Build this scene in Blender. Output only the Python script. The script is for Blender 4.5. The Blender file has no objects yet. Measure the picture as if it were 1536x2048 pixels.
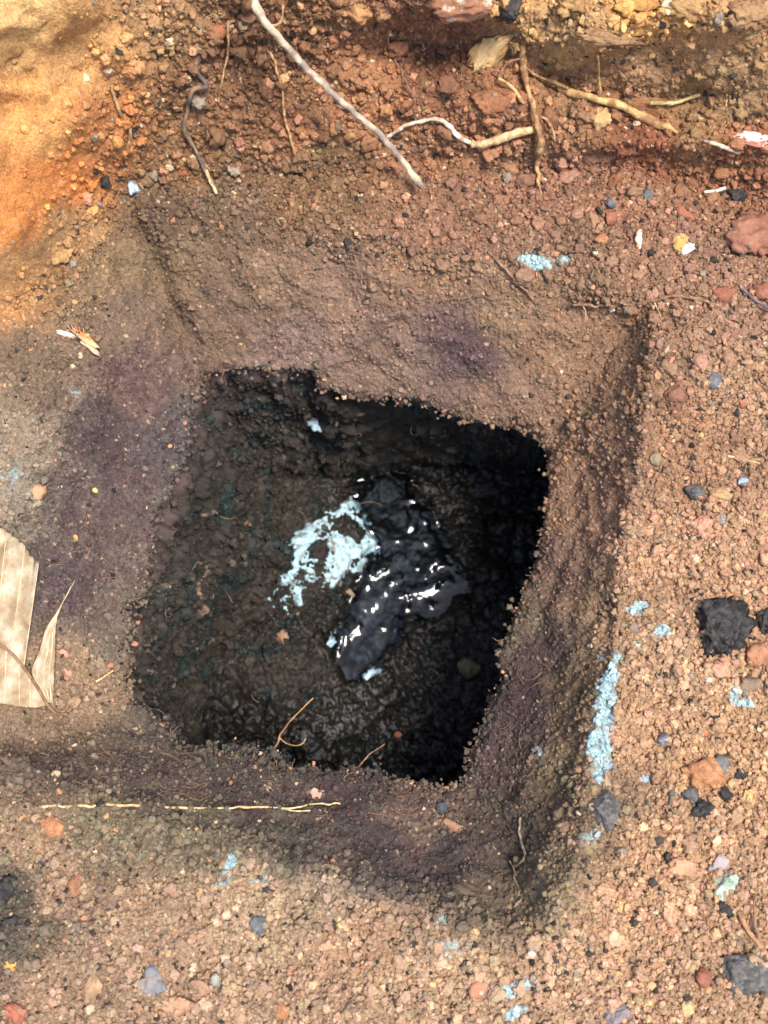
import bpy, math, random
import numpy as np
from mathutils import Vector, Matrix

# ------------------------------------------------------------------ camera, sky, sun, exposure
scene = bpy.context.scene
TH = math.radians(15.0)
PPM = 2560.0                                   # photograph pixels per metre on the plane through the origin
CAM = np.array([0.0, -math.sin(TH), math.cos(TH)])
cam_d = bpy.data.cameras.new('camera')
cam = bpy.data.objects.new('camera', cam_d)
scene.collection.objects.link(cam)
cam.location = CAM
cam.rotation_euler = (TH, 0, 0)
cam_d.sensor_fit = 'VERTICAL'
cam_d.lens_unit = 'FOV'
cam_d.angle = 2 * math.atan(1024 / PPM)
cam_d.clip_start = 0.01
cam_d.clip_end = 500
cam_d.dof.use_dof = True
cam_d.dof.focus_distance = 1.02
cam_d.dof.aperture_fstop = 5.0
scene.camera = cam

SUN_DIR = Vector((0.25, -0.14, 1.0)).normalized()   # towards the sun
world = bpy.data.worlds.new('World')
scene.world = world
world.use_nodes = True
wn = world.node_tree
wn.nodes.clear()
sky = wn.nodes.new('ShaderNodeTexSky')
sky.sky_type = 'NISHITA'
sky.sun_disc = False
sky.sun_elevation = math.asin(SUN_DIR.z)
sky.sun_rotation = math.atan2(SUN_DIR.x, SUN_DIR.y)
sky.air_density = 1.0
sky.dust_density = 1.6
sky.ozone_density = 1.0
bg = wn.nodes.new('ShaderNodeBackground')
bg.inputs['Strength'].default_value = 0.085
wo = wn.nodes.new('ShaderNodeOutputWorld')
wn.links.new(sky.outputs[0], bg.inputs[0])
wn.links.new(bg.outputs[0], wo.inputs[0])
sun_d = bpy.data.lights.new('sun', 'SUN')
sun_d.energy = 1.5
sun_d.angle = math.radians(16)
sun_d.color = (1.0, 0.97, 0.92)
sun = bpy.data.objects.new('sun', sun_d)
scene.collection.objects.link(sun)
sun.rotation_euler = SUN_DIR.to_track_quat('Z', 'Y').to_euler()
sun.location = (1, 0, 3)
scene.view_settings.view_transform = 'Standard'
scene.view_settings.look = 'None'
scene.view_settings.exposure = 1.88
scene.view_settings.gamma = 1.0
scene.view_settings.use_curve_mapping = False
scene.cycles.max_bounces = 6
scene.cycles.caustics_refractive = False
scene.cycles.caustics_reflective = False
scene.cycles.sample_clamp_indirect = 1.5
scene.cycles.use_denoising = True

rng = np.random.default_rng(7)
COL = scene.collection.objects

# ------------------------------------------------------------------ helpers: pixels, noise, meshes
def P(u, v, z):
    """the point at height z that the photograph shows at pixel (u, v)"""
    u = np.asarray(u, float); v = np.asarray(v, float); z = np.asarray(z, float)
    a = (u - 768) / PPM; b = (1024 - v) / PPM
    dy = math.sin(TH) + b * math.cos(TH); dz = -math.cos(TH) + b * math.sin(TH)
    t = (z - CAM[2]) / dz
    return np.stack([a * t + 0 * z, CAM[1] + dy * t, z + 0 * t], -1)

def lin(c):
    c = np.asarray(c, float) / 255.0
    return np.where(c <= 0.04045, c / 12.92, ((c + 0.055) / 1.055) ** 2.4)

def _hash(ix, iy, iz, s):
    h = (ix.astype(np.uint32) * np.uint32(374761393) + iy.astype(np.uint32) * np.uint32(668265263)
         + iz.astype(np.uint32) * np.uint32(3266489917) + np.uint32(s * 144665 + 17))
    h = (h ^ (h >> np.uint32(13))) * np.uint32(1274126177)
    h = (h ^ (h >> np.uint32(16))) * np.uint32(2246822519)
    return h ^ (h >> np.uint32(15))

def hashf(ix, iy, iz, s):
    return (_hash(ix, iy, iz, s) & np.uint32(0xFFFFFF)).astype(np.float32) / np.float32(0xFFFFFF)

def vnoise(p, s=0):
    """value noise in [-1, 1]"""
    p = p.astype(np.float32)
    f = np.floor(p); i = f.astype(np.int64) + 100000; w = p - f
    w = w * w * w * (w * (w * 6 - 15) + 10)
    out = 0
    for dx in (0, 1):
        for dy in (0, 1):
            for dz in (0, 1):
                k = ((w[..., 0] if dx else 1 - w[..., 0]) * (w[..., 1] if dy else 1 - w[..., 1])
                     * (w[..., 2] if dz else 1 - w[..., 2]))
                out = out + k * hashf(i[..., 0] + dx, i[..., 1] + dy, i[..., 2] + dz, s)
    return out * 2 - 1

def fbm(p, octv=4, s=0, gain=0.5):
    a = 1.0; t = 0; n = 0
    for k in range(octv):
        t = t + a * vnoise(p * (2.03 ** k) + 7.3 * k, s + k); n += a; a *= gain
    return t / n

def worley(p, s=0, jit=0.8):
    """F1, F2 and the nearest cell's random value"""
    p = p.astype(np.float32)
    b = np.floor(p - 0.5)
    f1 = np.full(p.shape[:-1], 9, np.float32); f2 = f1.copy(); cid = np.zeros_like(f1)
    for dx in (0, 1):
        for dy in (0, 1):
            for dz in (0, 1):
                c = b + np.array([dx, dy, dz], np.float32)
                ci = c.astype(np.int64) + 100000
                q = [c[..., k] + 0.5 + jit * (hashf(ci[..., 0], ci[..., 1], ci[..., 2], s * 10 + k) - 0.5) for k in range(3)]
                d = np.sqrt((q[0] - p[..., 0]) ** 2 + (q[1] - p[..., 1]) ** 2 + (q[2] - p[..., 2]) ** 2)
                r = hashf(ci[..., 0], ci[..., 1], ci[..., 2], s * 10 + 5)
                near = d < f1
                f2 = np.where(near, f1, np.minimum(f2, d)); cid = np.where(near, r, cid); f1 = np.where(near, d, f1)
    return f1, f2, cid

def sstep(a, b, x):
    t = np.clip((x - a) / (b - a), 0, 1)
    return t * t * (3 - 2 * t)

def make_mesh(name, verts, faces, smooth=True, colors=None, extra=None):
    """faces: (n, 3) or (n, 4) array, or a list of such arrays"""
    me = bpy.data.meshes.new(name)
    fl = faces if isinstance(faces, list) else [faces]
    fl = [np.asarray(f, np.int32) for f in fl if len(f)]
    verts = np.asarray(verts, np.float32)
    me.vertices.add(len(verts)); me.vertices.foreach_set('co', verts.ravel())
    nl = sum(f.size for f in fl); nf = sum(len(f) for f in fl)
    me.loops.add(nl); me.polygons.add(nf)
    me.loops.foreach_set('vertex_index', np.concatenate([f.ravel() for f in fl]))
    tot = np.concatenate([np.full(len(f), f.shape[1], np.int32) for f in fl])
    st = np.concatenate([[0], np.cumsum(tot)[:-1]]).astype(np.int32)
    me.polygons.foreach_set('loop_start', st)
    me.polygons.foreach_set('use_smooth', np.full(nf, smooth, bool))
    me.update(calc_edges=True)
    me.validate()
    if colors is not None:
        at = me.color_attributes.new('col', 'FLOAT_COLOR', 'POINT')
        c4 = np.ones((len(verts), 4), np.float32); c4[:, :colors.shape[1]] = colors
        at.data.foreach_set('color', c4.ravel())
    for k, a in (extra or {}).items():
        at = me.attributes.new(k, 'FLOAT', 'POINT'); at.data.foreach_set('value', np.asarray(a, np.float32).ravel())
    return me

def obj(name, me, mat=None, parent=None, label=None, cat=None, group=None, kind=None):
    o = bpy.data.objects.new(name, me); COL.link(o)
    if mat is not None:
        me.materials.clear(); me.materials.append(mat)
    if parent is not None:
        o.parent = parent
    for k, x in (('label', label), ('category', cat), ('group', group), ('kind', kind)):
        if x: o[k] = x
    return o

def empty(name, loc, label, cat, group=None):
    o = bpy.data.objects.new(name, None); COL.link(o); o.location = loc; o.empty_display_size = 0.01
    o['label'] = label; o['category'] = cat
    if group: o['group'] = group
    return o

# ------------------------------------------------------------------ materials
def new_mat(name):
    m = bpy.data.materials.new(name); m.use_nodes = True
    nt = m.node_tree; nt.nodes.clear()
    out = nt.nodes.new('ShaderNodeOutputMaterial'); b = nt.nodes.new('ShaderNodeBsdfPrincipled')
    nt.links.new(b.outputs[0], out.inputs[0])
    return m, nt, b

def N(nt, typ, **kw):
    n = nt.nodes.new(typ)
    for k, v in kw.items():
        if hasattr(n, k): setattr(n, k, v)
        else: n.inputs[k].default_value = v
    return n

def add_bump(nt, b, scale, dist, detail=6, coord='Object', strength=1.0):
    tc = N(nt, 'ShaderNodeTexCoord')
    n = N(nt, 'ShaderNodeTexNoise', Scale=scale, Detail=detail, Roughness=0.65)
    nt.links.new(tc.outputs[coord], n.inputs['Vector'])
    bp = N(nt, 'ShaderNodeBump', Strength=strength, Distance=dist)
    nt.links.new(n.outputs['Fac'], bp.inputs['Height'])
    nt.links.new(bp.outputs[0], b.inputs['Normal'])
    return tc, n

def mix_mul(nt, col_out, fac_out, lo, hi, b):
    """multiply a colour by a noise ranging from lo to hi"""
    mr = N(nt, 'ShaderNodeMapRange'); mr.inputs[1].default_value = 0.25; mr.inputs[2].default_value = 0.75
    mr.inputs[3].default_value = lo; mr.inputs[4].default_value = hi
    nt.links.new(fac_out, mr.inputs[0])
    vm = N(nt, 'ShaderNodeVectorMath', operation='SCALE')
    nt.links.new(col_out, vm.inputs[0]); nt.links.new(mr.outputs[0], vm.inputs['Scale'])
    nt.links.new(vm.outputs[0], b.inputs['Base Color'])

def soil_material(name, instancer=False, wet=False):
    m, nt, b = new_mat(name)
    a = N(nt, 'ShaderNodeAttribute', attribute_name='col')
    if instancer: a.attribute_type = 'INSTANCER'
    tc, n = add_bump(nt, b, 2.2 if instancer else (1500 if wet else 620), 0.0010 if instancer else (0.0003 if wet else 0.0022), detail=8)
    mix_mul(nt, a.outputs['Color'], n.outputs['Fac'], 0.52, 1.5, b)
    b.inputs['Roughness'].default_value = 0.9
    b.inputs['Specular IOR Level'].default_value = 0.25
    if wet:
        w = N(nt, 'ShaderNodeAttribute', attribute_name='wet')
        if instancer: w.attribute_type = 'INSTANCER'
        r = N(nt, 'ShaderNodeMapRange'); r.inputs[3].default_value = 0.9; r.inputs[4].default_value = 0.36
        nt.links.new(w.outputs['Fac'], r.inputs[0]); nt.links.new(r.outputs[0], b.inputs['Roughness'])
        s = N(nt, 'ShaderNodeMapRange'); s.inputs[3].default_value = 0.25; s.inputs[4].default_value = 0.34
        nt.links.new(w.outputs['Fac'], s.inputs[0]); nt.links.new(s.outputs[0], b.inputs['Specular IOR Level'])
    return m

_mats = {}
def stone_mat(rgb, rough=0.8, var=0.5, rgb2=None, scale=90, bump=0.001, spec=0.3, thr=(0.42, 0.58)):
    key = (tuple(rgb), rough, var, tuple(rgb2 or ()), scale, bump, spec, thr)
    if key in _mats: return _mats[key]
    m, nt, b = new_mat('stone_%d' % len(_mats))
    tc, n = add_bump(nt, b, scale * 2.4, bump * 1.6, detail=8)
    c1 = tuple(lin(rgb)) + (1,); c2 = tuple(lin(rgb2 if rgb2 else np.clip(np.array(rgb) * (1 - var * 0.5), 0, 255))) + (1,)
    n2 = N(nt, 'ShaderNodeTexNoise', Scale=scale, Detail=5, Roughness=0.6)
    nt.links.new(tc.outputs['Object'], n2.inputs['Vector'])
    r = N(nt, 'ShaderNodeMapRange'); r.inputs[1].default_value = thr[0]; r.inputs[2].default_value = thr[1]
    nt.links.new(n2.outputs['Fac'], r.inputs[0])
    mx = N(nt, 'ShaderNodeMix', data_type='RGBA'); mx.inputs[6].default_value = c1; mx.inputs[7].default_value = c2
    nt.links.new(r.outputs[0], mx.inputs[0])
    mix_mul(nt, mx.outputs[2], n.outputs['Fac'], 1 - var * 0.5, 1 + var * 0.5, b)
    b.inputs['Roughness'].default_value = rough
    b.inputs['Specular IOR Level'].default_value = spec
    _mats[key] = m
    return m

M_soil = soil_material('dry_soil')
M_cavity = soil_material('damp_soil', wet=True)
M_crumb = soil_material('soil_crumbs', instancer=True, wet=True)

# ------------------------------------------------------------------ the rim of the hole, in photograph pixels
# u, v, width of the sloping side above it (px)
RIM = np.array([
 (385,815,300),(398,775,300),(430,748,310),(490,738,320),(560,745,330),(612,744,330),(640,775,330),(700,800,330),(760,796,330),(830,800,330),
 (862,818,330),(905,832,330),(960,842,320),(1000,851,320),(1050,857,300),(1088,878,260),(1100,930,210),(1094,1000,190),
 (1080,1080,190),(1062,1150,190),(1046,1200,190),(1020,1252,200),(1002,1300,210),(1000,1370,210),(988,1405,215),(966,1460,230),
 (946,1510,240),(930,1562,250),(905,1579,255),(860,1572,260),(800,1562,250),(740,1552,240),(640,1546,210),(580,1536,200),
 (480,1511,190),(430,1506,185),(380,1496,180),(340,1471,180),(308,1440,190),(266,1410,200),(254,1360,240),(262,1290,300),
 (262,1220,330),(288,1180,330),(300,1100,330),(312,1040,330),(340,990,330),(368,920,320),(380,860,310)], float)
RIM_DEPTH = 0.105

def resample(poly, n):
    q = np.vstack([poly, poly[:1]])
    L = np.concatenate([[0], np.cumsum(np.hypot(*(np.diff(q[:, :2], axis=0).T)))])
    t = np.linspace(0, L[-1], n, endpoint=False)
    return np.stack([np.interp(t, L, q[:, k]) for k in range(q.shape[1])], -1)

RIMF = resample(RIM, 720)
# ragged edge: push the outline in and out by a few pixels
_tang = np.roll(RIMF[:, :2], -3, 0) - np.roll(RIMF[:, :2], 3, 0)
_tang /= np.hypot(_tang[:, 0], _tang[:, 1])[:, None]
RN = np.stack([_tang[:, 1], -_tang[:, 0]], -1)            # outward, for a ring that runs clockwise in the picture
_pp = np.concatenate([RIMF[:, :2] / 26.0, np.zeros((720, 1))], 1)
_rag = fbm(_pp, 3, 3) * 10 + vnoise(_pp * 4, 5) * 3.5
RIMF[:, :2] += RN * _rag[:, None]

def smooth_ring(a, n):
    k = np.exp(-0.5 * (np.arange(-3 * n, 3 * n + 1) / n) ** 2); k /= k.sum()
    return np.stack([np.convolve(np.concatenate([a[-3 * n:, c], a[:, c], a[:3 * n, c]]), k, 'valid') for c in range(a.shape[1])], -1)
RIMS = smooth_ring(resample(RIM, 720), 16)

# the four spade-cut faces above the rim: a line in the picture (two points), slope width at its two ends
FACES = [((400,752),(1092,866),330,330),((1098,880),(934,1574),185,235),((930,1580),(270,1440),250,165),((262,1400),(392,790),330,300)]
def face_slope(u, v):
    x = np.full(u.shape, -1.0)
    for (a, b, w0, w1) in FACES:
        ex, ey = b[0] - a[0], b[1] - a[1]; L = math.hypot(ex, ey)
        t = np.clip(((u - a[0]) * ex + (v - a[1]) * ey) / L ** 2, -0.3, 1.3)
        n = ((u - a[0]) * ey - (v - a[1]) * ex) / L
        x = np.maximum(x, n / (w0 + (w1 - w0) * t))
    return x

def rim_distance(u, v, RIMF):
    """signed distance to the rim (positive outside) and the slope width there"""
    sh = u.shape; u = u.ravel().astype(np.float32); v = v.ravel().astype(np.float32)
    best = np.full(u.shape, 1e9, np.float32); wid = np.zeros_like(best); inside = np.zeros(u.shape, bool)
    R = RIMF[::2].astype(np.float32)
    for i in range(len(R)):
        a = R[i]; b = R[(i + 1) % len(R)]
        ex, ey = b[0] - a[0], b[1] - a[1]; l2 = ex * ex + ey * ey + 1e-9
        t = np.clip(((u - a[0]) * ex + (v - a[1]) * ey) / l2, 0, 1)
        d = (u - a[0] - t * ex) ** 2 + (v - a[1] - t * ey) ** 2
        m = d < best
        best[m] = d[m]; wid[m] = a[2] + (b[2] - a[2]) * t[m]
        if ey != 0:
            c = ((a[1] > v) != (b[1] > v)) & (u < ex * (v - a[1]) / ey + a[0])
            inside ^= c
    d = np.sqrt(best)
    return np.where(inside, -d, d).reshape(sh), wid.reshape(sh)

# ------------------------------------------------------------------ the foot of the bank
FOOT = np.array([(-1200,1500),(-500,1000),(-200,800),(0,655),(90,570),(150,500),(215,415),(300,372),(450,356),(700,345),(900,338),(1100,332),
                 (1300,345),(1420,370),(1536,395),(1900,420),(2600,420)], float)
def bank_distance(u, v):
    sh = u.shape; u = u.ravel(); v = v.ravel()
    best = np.full(u.shape, 1e9); sg = np.zeros(u.shape)
    for i in range(len(FOOT) - 1):
        a, b = FOOT[i], FOOT[i + 1]
        ex, ey = b - a; l2 = ex * ex + ey * ey
        t = np.clip(((u - a[0]) * ex + (v - a[1]) * ey) / l2, 0, 1)
        d = (u - a[0] - t * ex) ** 2 + (v - a[1] - t * ey) ** 2
        c = ex * (v - a[1]) - ey * (u - a[0])
        m = d < best
        best[m] = d[m]; sg[m] = np.sign(c[m])
    return (np.sqrt(best) * -sg).reshape(sh)

def gauss(u, v, cu, cv, ru, rv, ang=0):
    c, s = math.cos(math.radians(ang)), math.sin(math.radians(ang))
    x = (u - cu) * c + (v - cv) * s; y = -(u - cu) * s + (v - cv) * c
    return np.exp(-(x / ru) ** 2 - (y / rv) ** 2)

# ------------------------------------------------------------------ the soil's own colours (sRGB), by place
SOIL = [
 (30,30,204,158,104),(150,100,196,142,90),(60,250,194,138,84),(100,350,200,120,60),(30,420,195,118,56),(200,250,178,112,66),(20,550,186,132,84),
 (120,480,160,118,80),(-150,300,190,140,90),(-200,-200,195,150,100),(330,60,165,120,80),(400,200,140,95,64),(500,130,125,82,56),(600,250,152,98,64),
 (750,200,168,108,70),(850,120,138,86,60),(1000,200,152,98,66),(1150,60,190,142,94),(1300,20,206,150,86),(1450,60,180,134,90),(1300,120,160,116,82),
 (1480,150,158,116,80),(1200,180,152,104,70),(1400,220,155,110,70),(1300,290,145,82,52),(1480,290,152,92,60),(900,300,152,100,68),(350,330,142,98,64),
 (620,340,132,94,64),(900,-200,170,125,80),(1700,0,180,140,90),
 (900,420,146,100,76),(1100,400,152,103,78),(1250,420,152,103,78),(1400,560,152,108,84),(1480,650,156,112,88),(1150,520,145,104,80),(1500,760,166,121,92),
 (320,430,110,84,66),(450,450,122,92,72),(300,520,128,100,76),(550,560,138,103,80),(700,600,138,102,84),(850,560,146,105,80),(450,620,122,92,74),
 (600,680,134,102,90),(750,730,130,98,82),(890,670,118,88,82),(940,710,104,78,76),(1000,640,146,109,82),(1100,700,146,106,80),(1200,640,146,104,77),
 (1250,760,146,105,80),(1020,800,138,102,84),(1150,830,142,104,80),(800,780,128,98,84),
 (200,560,134,104,78),(250,650,124,96,80),(270,760,120,90,82),(60,750,124,97,79),(50,880,148,122,102),(200,860,92,75,71),(250,950,98,79,76),
 (150,1000,106,87,80),(30,1000,148,126,108),(200,1100,106,86,79),(120,1150,98,80,78),(200,1250,112,92,80),(150,1350,158,122,95),(60,1440,142,110,88),
 (330,880,96,82,80),(-200,1000,150,118,92),(-200,1500,150,115,90),
 (100,1530,100,82,70),(300,1540,92,77,68),(500,1570,86,73,66),(700,1600,82,69,65),(850,1640,118,93,80),(200,1660,126,104,82),(400,1660,116,98,78),
 (600,1690,94,81,70),(750,1720,84,73,69),(900,1720,80,70,66),(1000,1680,92,78,67),(950,1800,118,96,78),(1090,1790,136,110,84),
 (1150,1000,150,108,84),(1200,900,150,108,84),(1120,1150,126,93,78),(1080,1300,98,78,70),(1050,1400,84,68,64),(1150,1400,128,98,74),(1000,1540,98,80,72),
 (1100,1550,122,97,74),(1040,1250,116,94,76),(1200,1250,158,118,88),(1180,1600,138,106,82),
 (1350,900,164,116,86),(1300,1100,182,132,100),(1450,1150,182,132,100),(1350,1350,187,140,107),(1300,1450,187,137,102),(1480,1500,187,137,100),
 (1350,1700,187,137,102),(1250,1850,190,141,107),(1450,1850,176,130,100),(1100,1950,182,137,107),(900,1930,178,137,107),(700,1900,178,133,103),
 (500,1800,180,142,112),(650,1790,162,130,105),(300,1850,165,126,100),(100,1800,158,121,96),(50,1700,160,124,96),(100,1950,160,122,97),(400,1980,168,128,101),
 (15,1785,92,78,68),(70,1850,112,92,76),(20,1860,100,84,72),(700,2010,168,128,101),(1800,1200,180,132,100),(1800,2000,180,132,100),(800,2400,172,132,104),(-200,2000,160,122,97)]
SOIL = np.array(SOIL, float)
SOIL_LIN = lin(SOIL[:, 2:5])
_lum = SOIL_LIN @ np.array([0.35, 0.5, 0.15])
SOIL_LIN = (SOIL_LIN * 0.88 + 0.12 * _lum[:, None]) * np.array([0.97, 1.03, 0.93])
_tl = np.exp(-((SOIL[:, 0] - 20) / 260) ** 2 - ((SOIL[:, 1] - 250) / 330) ** 2) + 0.6 * np.exp(-((SOIL[:, 0] - 1330) / 260) ** 2 - ((SOIL[:, 1] - 20) / 120) ** 2)
SOIL_LIN = SOIL_LIN * (1 + _tl[:, None] * np.array([0.22, 0.06, -0.16]))

# pale blue-white chalky residue lying in the soil: u, v, half length, half width, angle, strength
PALE = [(1224,1345,60,16,-72,1.0),(1208,1420,70,24,-84,1.2),(1200,1500,60,26,80,1.15),(1195,1550,30,16,70,0.9),(1210,1310,40,26,0,0.55),(1075,525,44,20,8,1.15),(1128,517,20,14,0,0.8),
        (1276,1218,27,15,-15,1.25),(1320,1271,21,12,-10,1.2),(1275,1284,10,8,0,1.0),(1020,1980,64,17,-10,1.1),(1032,2026,30,15,-20,1.0),(465,1725,24,16,-50,0.9),(452,1768,26,13,-40,0.8),(1080,1510,22,34,-50,0.55),
        (1178,1672,30,20,-30,0.8),(520,1760,60,34,0,0.5),(640,1765,60,26,0,0.45),(30,960,40,50,0,0.55),(60,1000,20,40,0,0.5),(150,785,30,12,40,0.5),(900,1895,70,22,10,0.6),(330,920,30,60,0,0.28),
        (350,1010,24,70,0,0.25),(1472,1390,12,26,5,0.9),(1492,1405,24,12,15,0.9),(500,735,36,16,-20,0.55),(690,775,40,18,0,0.3),(1450,1040,10,30,0,0.7),(1480,1060,14,10,0,0.4),(880,1838,40,14,0,0.5),
        (1120,1800,16,60,10,0.35),(1040,760,10,90,-40,0.28),(560,1560,60,10,5,0.3),(840,1568,60,10,8,0.35),(985,1440,14,60,22,0.32)]
_warp_scale = 1 / 90.0
# damp purplish-black staining with grainy edges: u, v, radii, angle, strength
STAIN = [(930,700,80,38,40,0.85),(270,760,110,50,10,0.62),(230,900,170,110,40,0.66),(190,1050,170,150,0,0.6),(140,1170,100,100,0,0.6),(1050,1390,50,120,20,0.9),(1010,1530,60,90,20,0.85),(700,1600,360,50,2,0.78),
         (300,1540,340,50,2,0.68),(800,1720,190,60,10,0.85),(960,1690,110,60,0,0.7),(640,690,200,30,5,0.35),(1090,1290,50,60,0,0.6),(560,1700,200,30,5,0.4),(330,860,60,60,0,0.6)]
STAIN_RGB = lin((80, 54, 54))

def soil_colour(u, v, stain=True):
    q = np.stack([u * _warp_scale, v * _warp_scale, np.zeros_like(u)], -1)
    uu = u + 34 * fbm(q, 3, 11); vv = v + 34 * fbm(q + 31.7, 3, 12)
    num = np.zeros(u.shape + (3,), np.float32); den = np.zeros(u.shape, np.float32)
    for k in range(len(SOIL)):
        w = 1.0 / (((uu - SOIL[k, 0]) ** 2 + (vv - SOIL[k, 1]) ** 2) / 1e4 + 0.03) ** 2.2
        num += w[..., None] * SOIL_LIN[k].astype(np.float32); den += w
    c = num / den[..., None]
    t = fbm(q * 3.1, 4, 15)
    c = c * (1 + 0.25 * t)[..., None]
    if not stain: return c
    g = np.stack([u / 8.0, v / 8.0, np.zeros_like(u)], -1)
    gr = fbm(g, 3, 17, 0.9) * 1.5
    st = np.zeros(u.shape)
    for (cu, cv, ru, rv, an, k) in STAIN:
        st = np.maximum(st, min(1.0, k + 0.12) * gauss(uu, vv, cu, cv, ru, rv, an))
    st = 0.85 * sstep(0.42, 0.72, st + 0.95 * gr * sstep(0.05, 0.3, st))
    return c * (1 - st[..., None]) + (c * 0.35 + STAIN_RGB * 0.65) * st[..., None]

def pale_amount(u, v):
    q = np.stack([u / 14.0, v / 14.0, np.zeros_like(u)], -1)
    n = fbm(q, 4, 21, 0.65)
    uu = u + 7 * vnoise(q * 0.6, 23); vv = v + 7 * vnoise(q * 0.6 + 9, 24)
    a = np.zeros(u.shape)
    for (cu, cv, ru, rv, an, s) in PALE:
        a = np.maximum(a, s * gauss(uu, vv, cu, cv, ru, rv, an))
    return sstep(0.36, 0.78, a + n * 0.40) * np.clip(a * 1.3, 0, 0.95)

PALE_RGB = lin((176, 206, 204)); BLUE_RGB = lin((146, 164, 178))

# ------------------------------------------------------------------ large shape of the ground
def macro(u, v):
    """height (m), looseness 0..1, bank amount, rim distance"""
    d, _ = rim_distance(u, v, RIMF); ds, W = rim_distance(u, v, RIMS)
    bd = bank_distance(u, v)
    q = np.stack([u / 210.0, v / 210.0, np.zeros_like(u)], -1)
    lowf = fbm(q, 3, 31)
    x = np.clip(0.12 * ds / W + 0.88 * face_slope(u + 14 * vnoise(q * 2.2, 33), v + 14 * vnoise(q * 2.2 + 7, 34)), 0, 1)
    s = 0.9 * x + 0.1 * (x * x * (3 - 2 * x))
    s = s - 0.10 * np.sin(np.pi * x) * sstep(820, 1000, v)
    h = -RIM_DEPTH * (1 - s)
    h = h + 0.010 * lowf * (0.35 + 0.65 * x)
    # creases where the sides of the cut meet, and the raised lip on the right
    h = h - 0.017 * gauss(u, v, 330, 580, 20, 190, -22) + 0.007 * sstep(1600, 1622, v) * sstep(820, 640, u) * sstep(-60, 40, u) * sstep(1760, 1660, v)
    h = h + 0.006 * gauss(u, v, 960, 720, 30, 150, -42) - 0.006 * gauss(u, v, 240, 800, 120, 26, 30)
    h = h + 0.026 * gauss(u, v, 1100, 1790, 70, 100)
    # thin crumbling edge rolls over into the hole
    h = h - 0.012 * np.exp(-np.clip(d, 0, None) / 5.0)
    # the bank
    b = np.clip(bd, 0, None)
    wob = fbm(q * 1.6 + 5, 3, 35)
    hb = 0.00036 * b * (1 + 0.20 * wob)
    hb = np.where(hb > 0.15, 0.15 + (hb - 0.15) * 0.45, hb)
    left = sstep(420, 120, u + 0.25 * v)
    hb = hb * (1 + 0.12 * left) + 0.016 * left * sstep(0, 120, b)
    bank = sstep(-12, 45, bd)
    # ledges and hollows of the bank face
    hb = hb - 0.030 * gauss(u, v, 850, 100, 160, 48) * bank + 0.024 * gauss(u, v, 930, 5, 130, 40)
    hb = hb + 0.022 * gauss(u, v, 1300, 60, 300, 60) * bank + 0.018 * gauss(u, v, 1340, 286, 260, 30)
    hb = hb - 0.020 * gauss(u, v, 1110, 150, 70, 36) - 0.008 * gauss(u, v, 1360, 190, 260, 24)
    hb = hb + 0.010 * gauss(u, v, 1000, 235, 70, 50) - 0.010 * gauss(u, v, 860, 320, 60, 26) - 0.008 * gauss(u, v, 500, 110, 90, 40)
    hb = hb + 0.012 * gauss(u, v, 130, 250, 130, 60, -30) - 0.010 * gauss(u, v, 220, 190, 40, 60)
    h = h + np.where(bd > -60, hb, 0)
    # heap of loose soil along the foot of the bank and lumps on the flat
    h = h + 0.008 * gauss(u, v, 1250, 430, 330, 70) + 0.010 * gauss(u, v, 1430, 760, 120, 160)
    loose = sstep(0.72, 1.02, x + 0.12 * vnoise(q * 4, 36))
    loose = np.maximum(loose, sstep(880, 1060, u) * sstep(620, 470, v))
    loose = np.maximum(loose, 0.9 * gauss(u, v, 760, 400, 280, 60))
    loose = np.maximum(loose, sstep(1230, 1330, u) * sstep(450, 620, v))
    loose = np.maximum(loose, 0.85 * gauss(u, v, 170, 1370, 85, 75))
    loose = np.maximum(loose, 0.55 * gauss(u, v, 600, 1530, 420, 26)); loose = np.maximum(loose, 0.7 * gauss(u, v, 890, 1620, 60, 40))
    loose = np.maximum(loose, 0.5 * gauss(u, v, 1180, 860, 90, 90))
    smooth_bank = left * bank
    smooth_bank = np.maximum(smooth_bank, bank * gauss(u, v, 1400, 120, 330, 90) * 0.6)
    loose = np.where(bank > 0.5, 0.8, loose)
    loose = loose * (1 - 0.85 * smooth_bank)
    loose = np.where((u < 120) & (v > 600) & (v < 1000), np.minimum(loose, 0.25), loose)
    return h, loose, bank, d, smooth_bank

STEP = 2.7
def axis(lo, hi, m):
    mid = np.arange(-12, hi + 12, STEP)
    st = np.concatenate([np.geomspace(STEP, 13, 16), np.full(200, 13.0)])
    a = -12 - np.cumsum(st); a = a[a > -m]
    b = mid[-1] + np.cumsum(st); b = b[b < hi + m]
    return np.concatenate([a[::-1], mid, b])
UA = axis(0, 1536, 800); VA = axis(0, 2048, 800)
U, V = np.meshgrid(UA, VA)
H, LOOSE, BANK, D, SMOOTHB = macro(U, V)
POS = P(U, V, H)
du = np.gradient(POS, axis=1); dv = np.gradient(POS, axis=0)
NRM = np.cross(dv, du); NRM /= np.linalg.norm(NRM, axis=-1, keepdims=True)
NRM *= np.sign(NRM[..., 2:3] + 1e-9)

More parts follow.
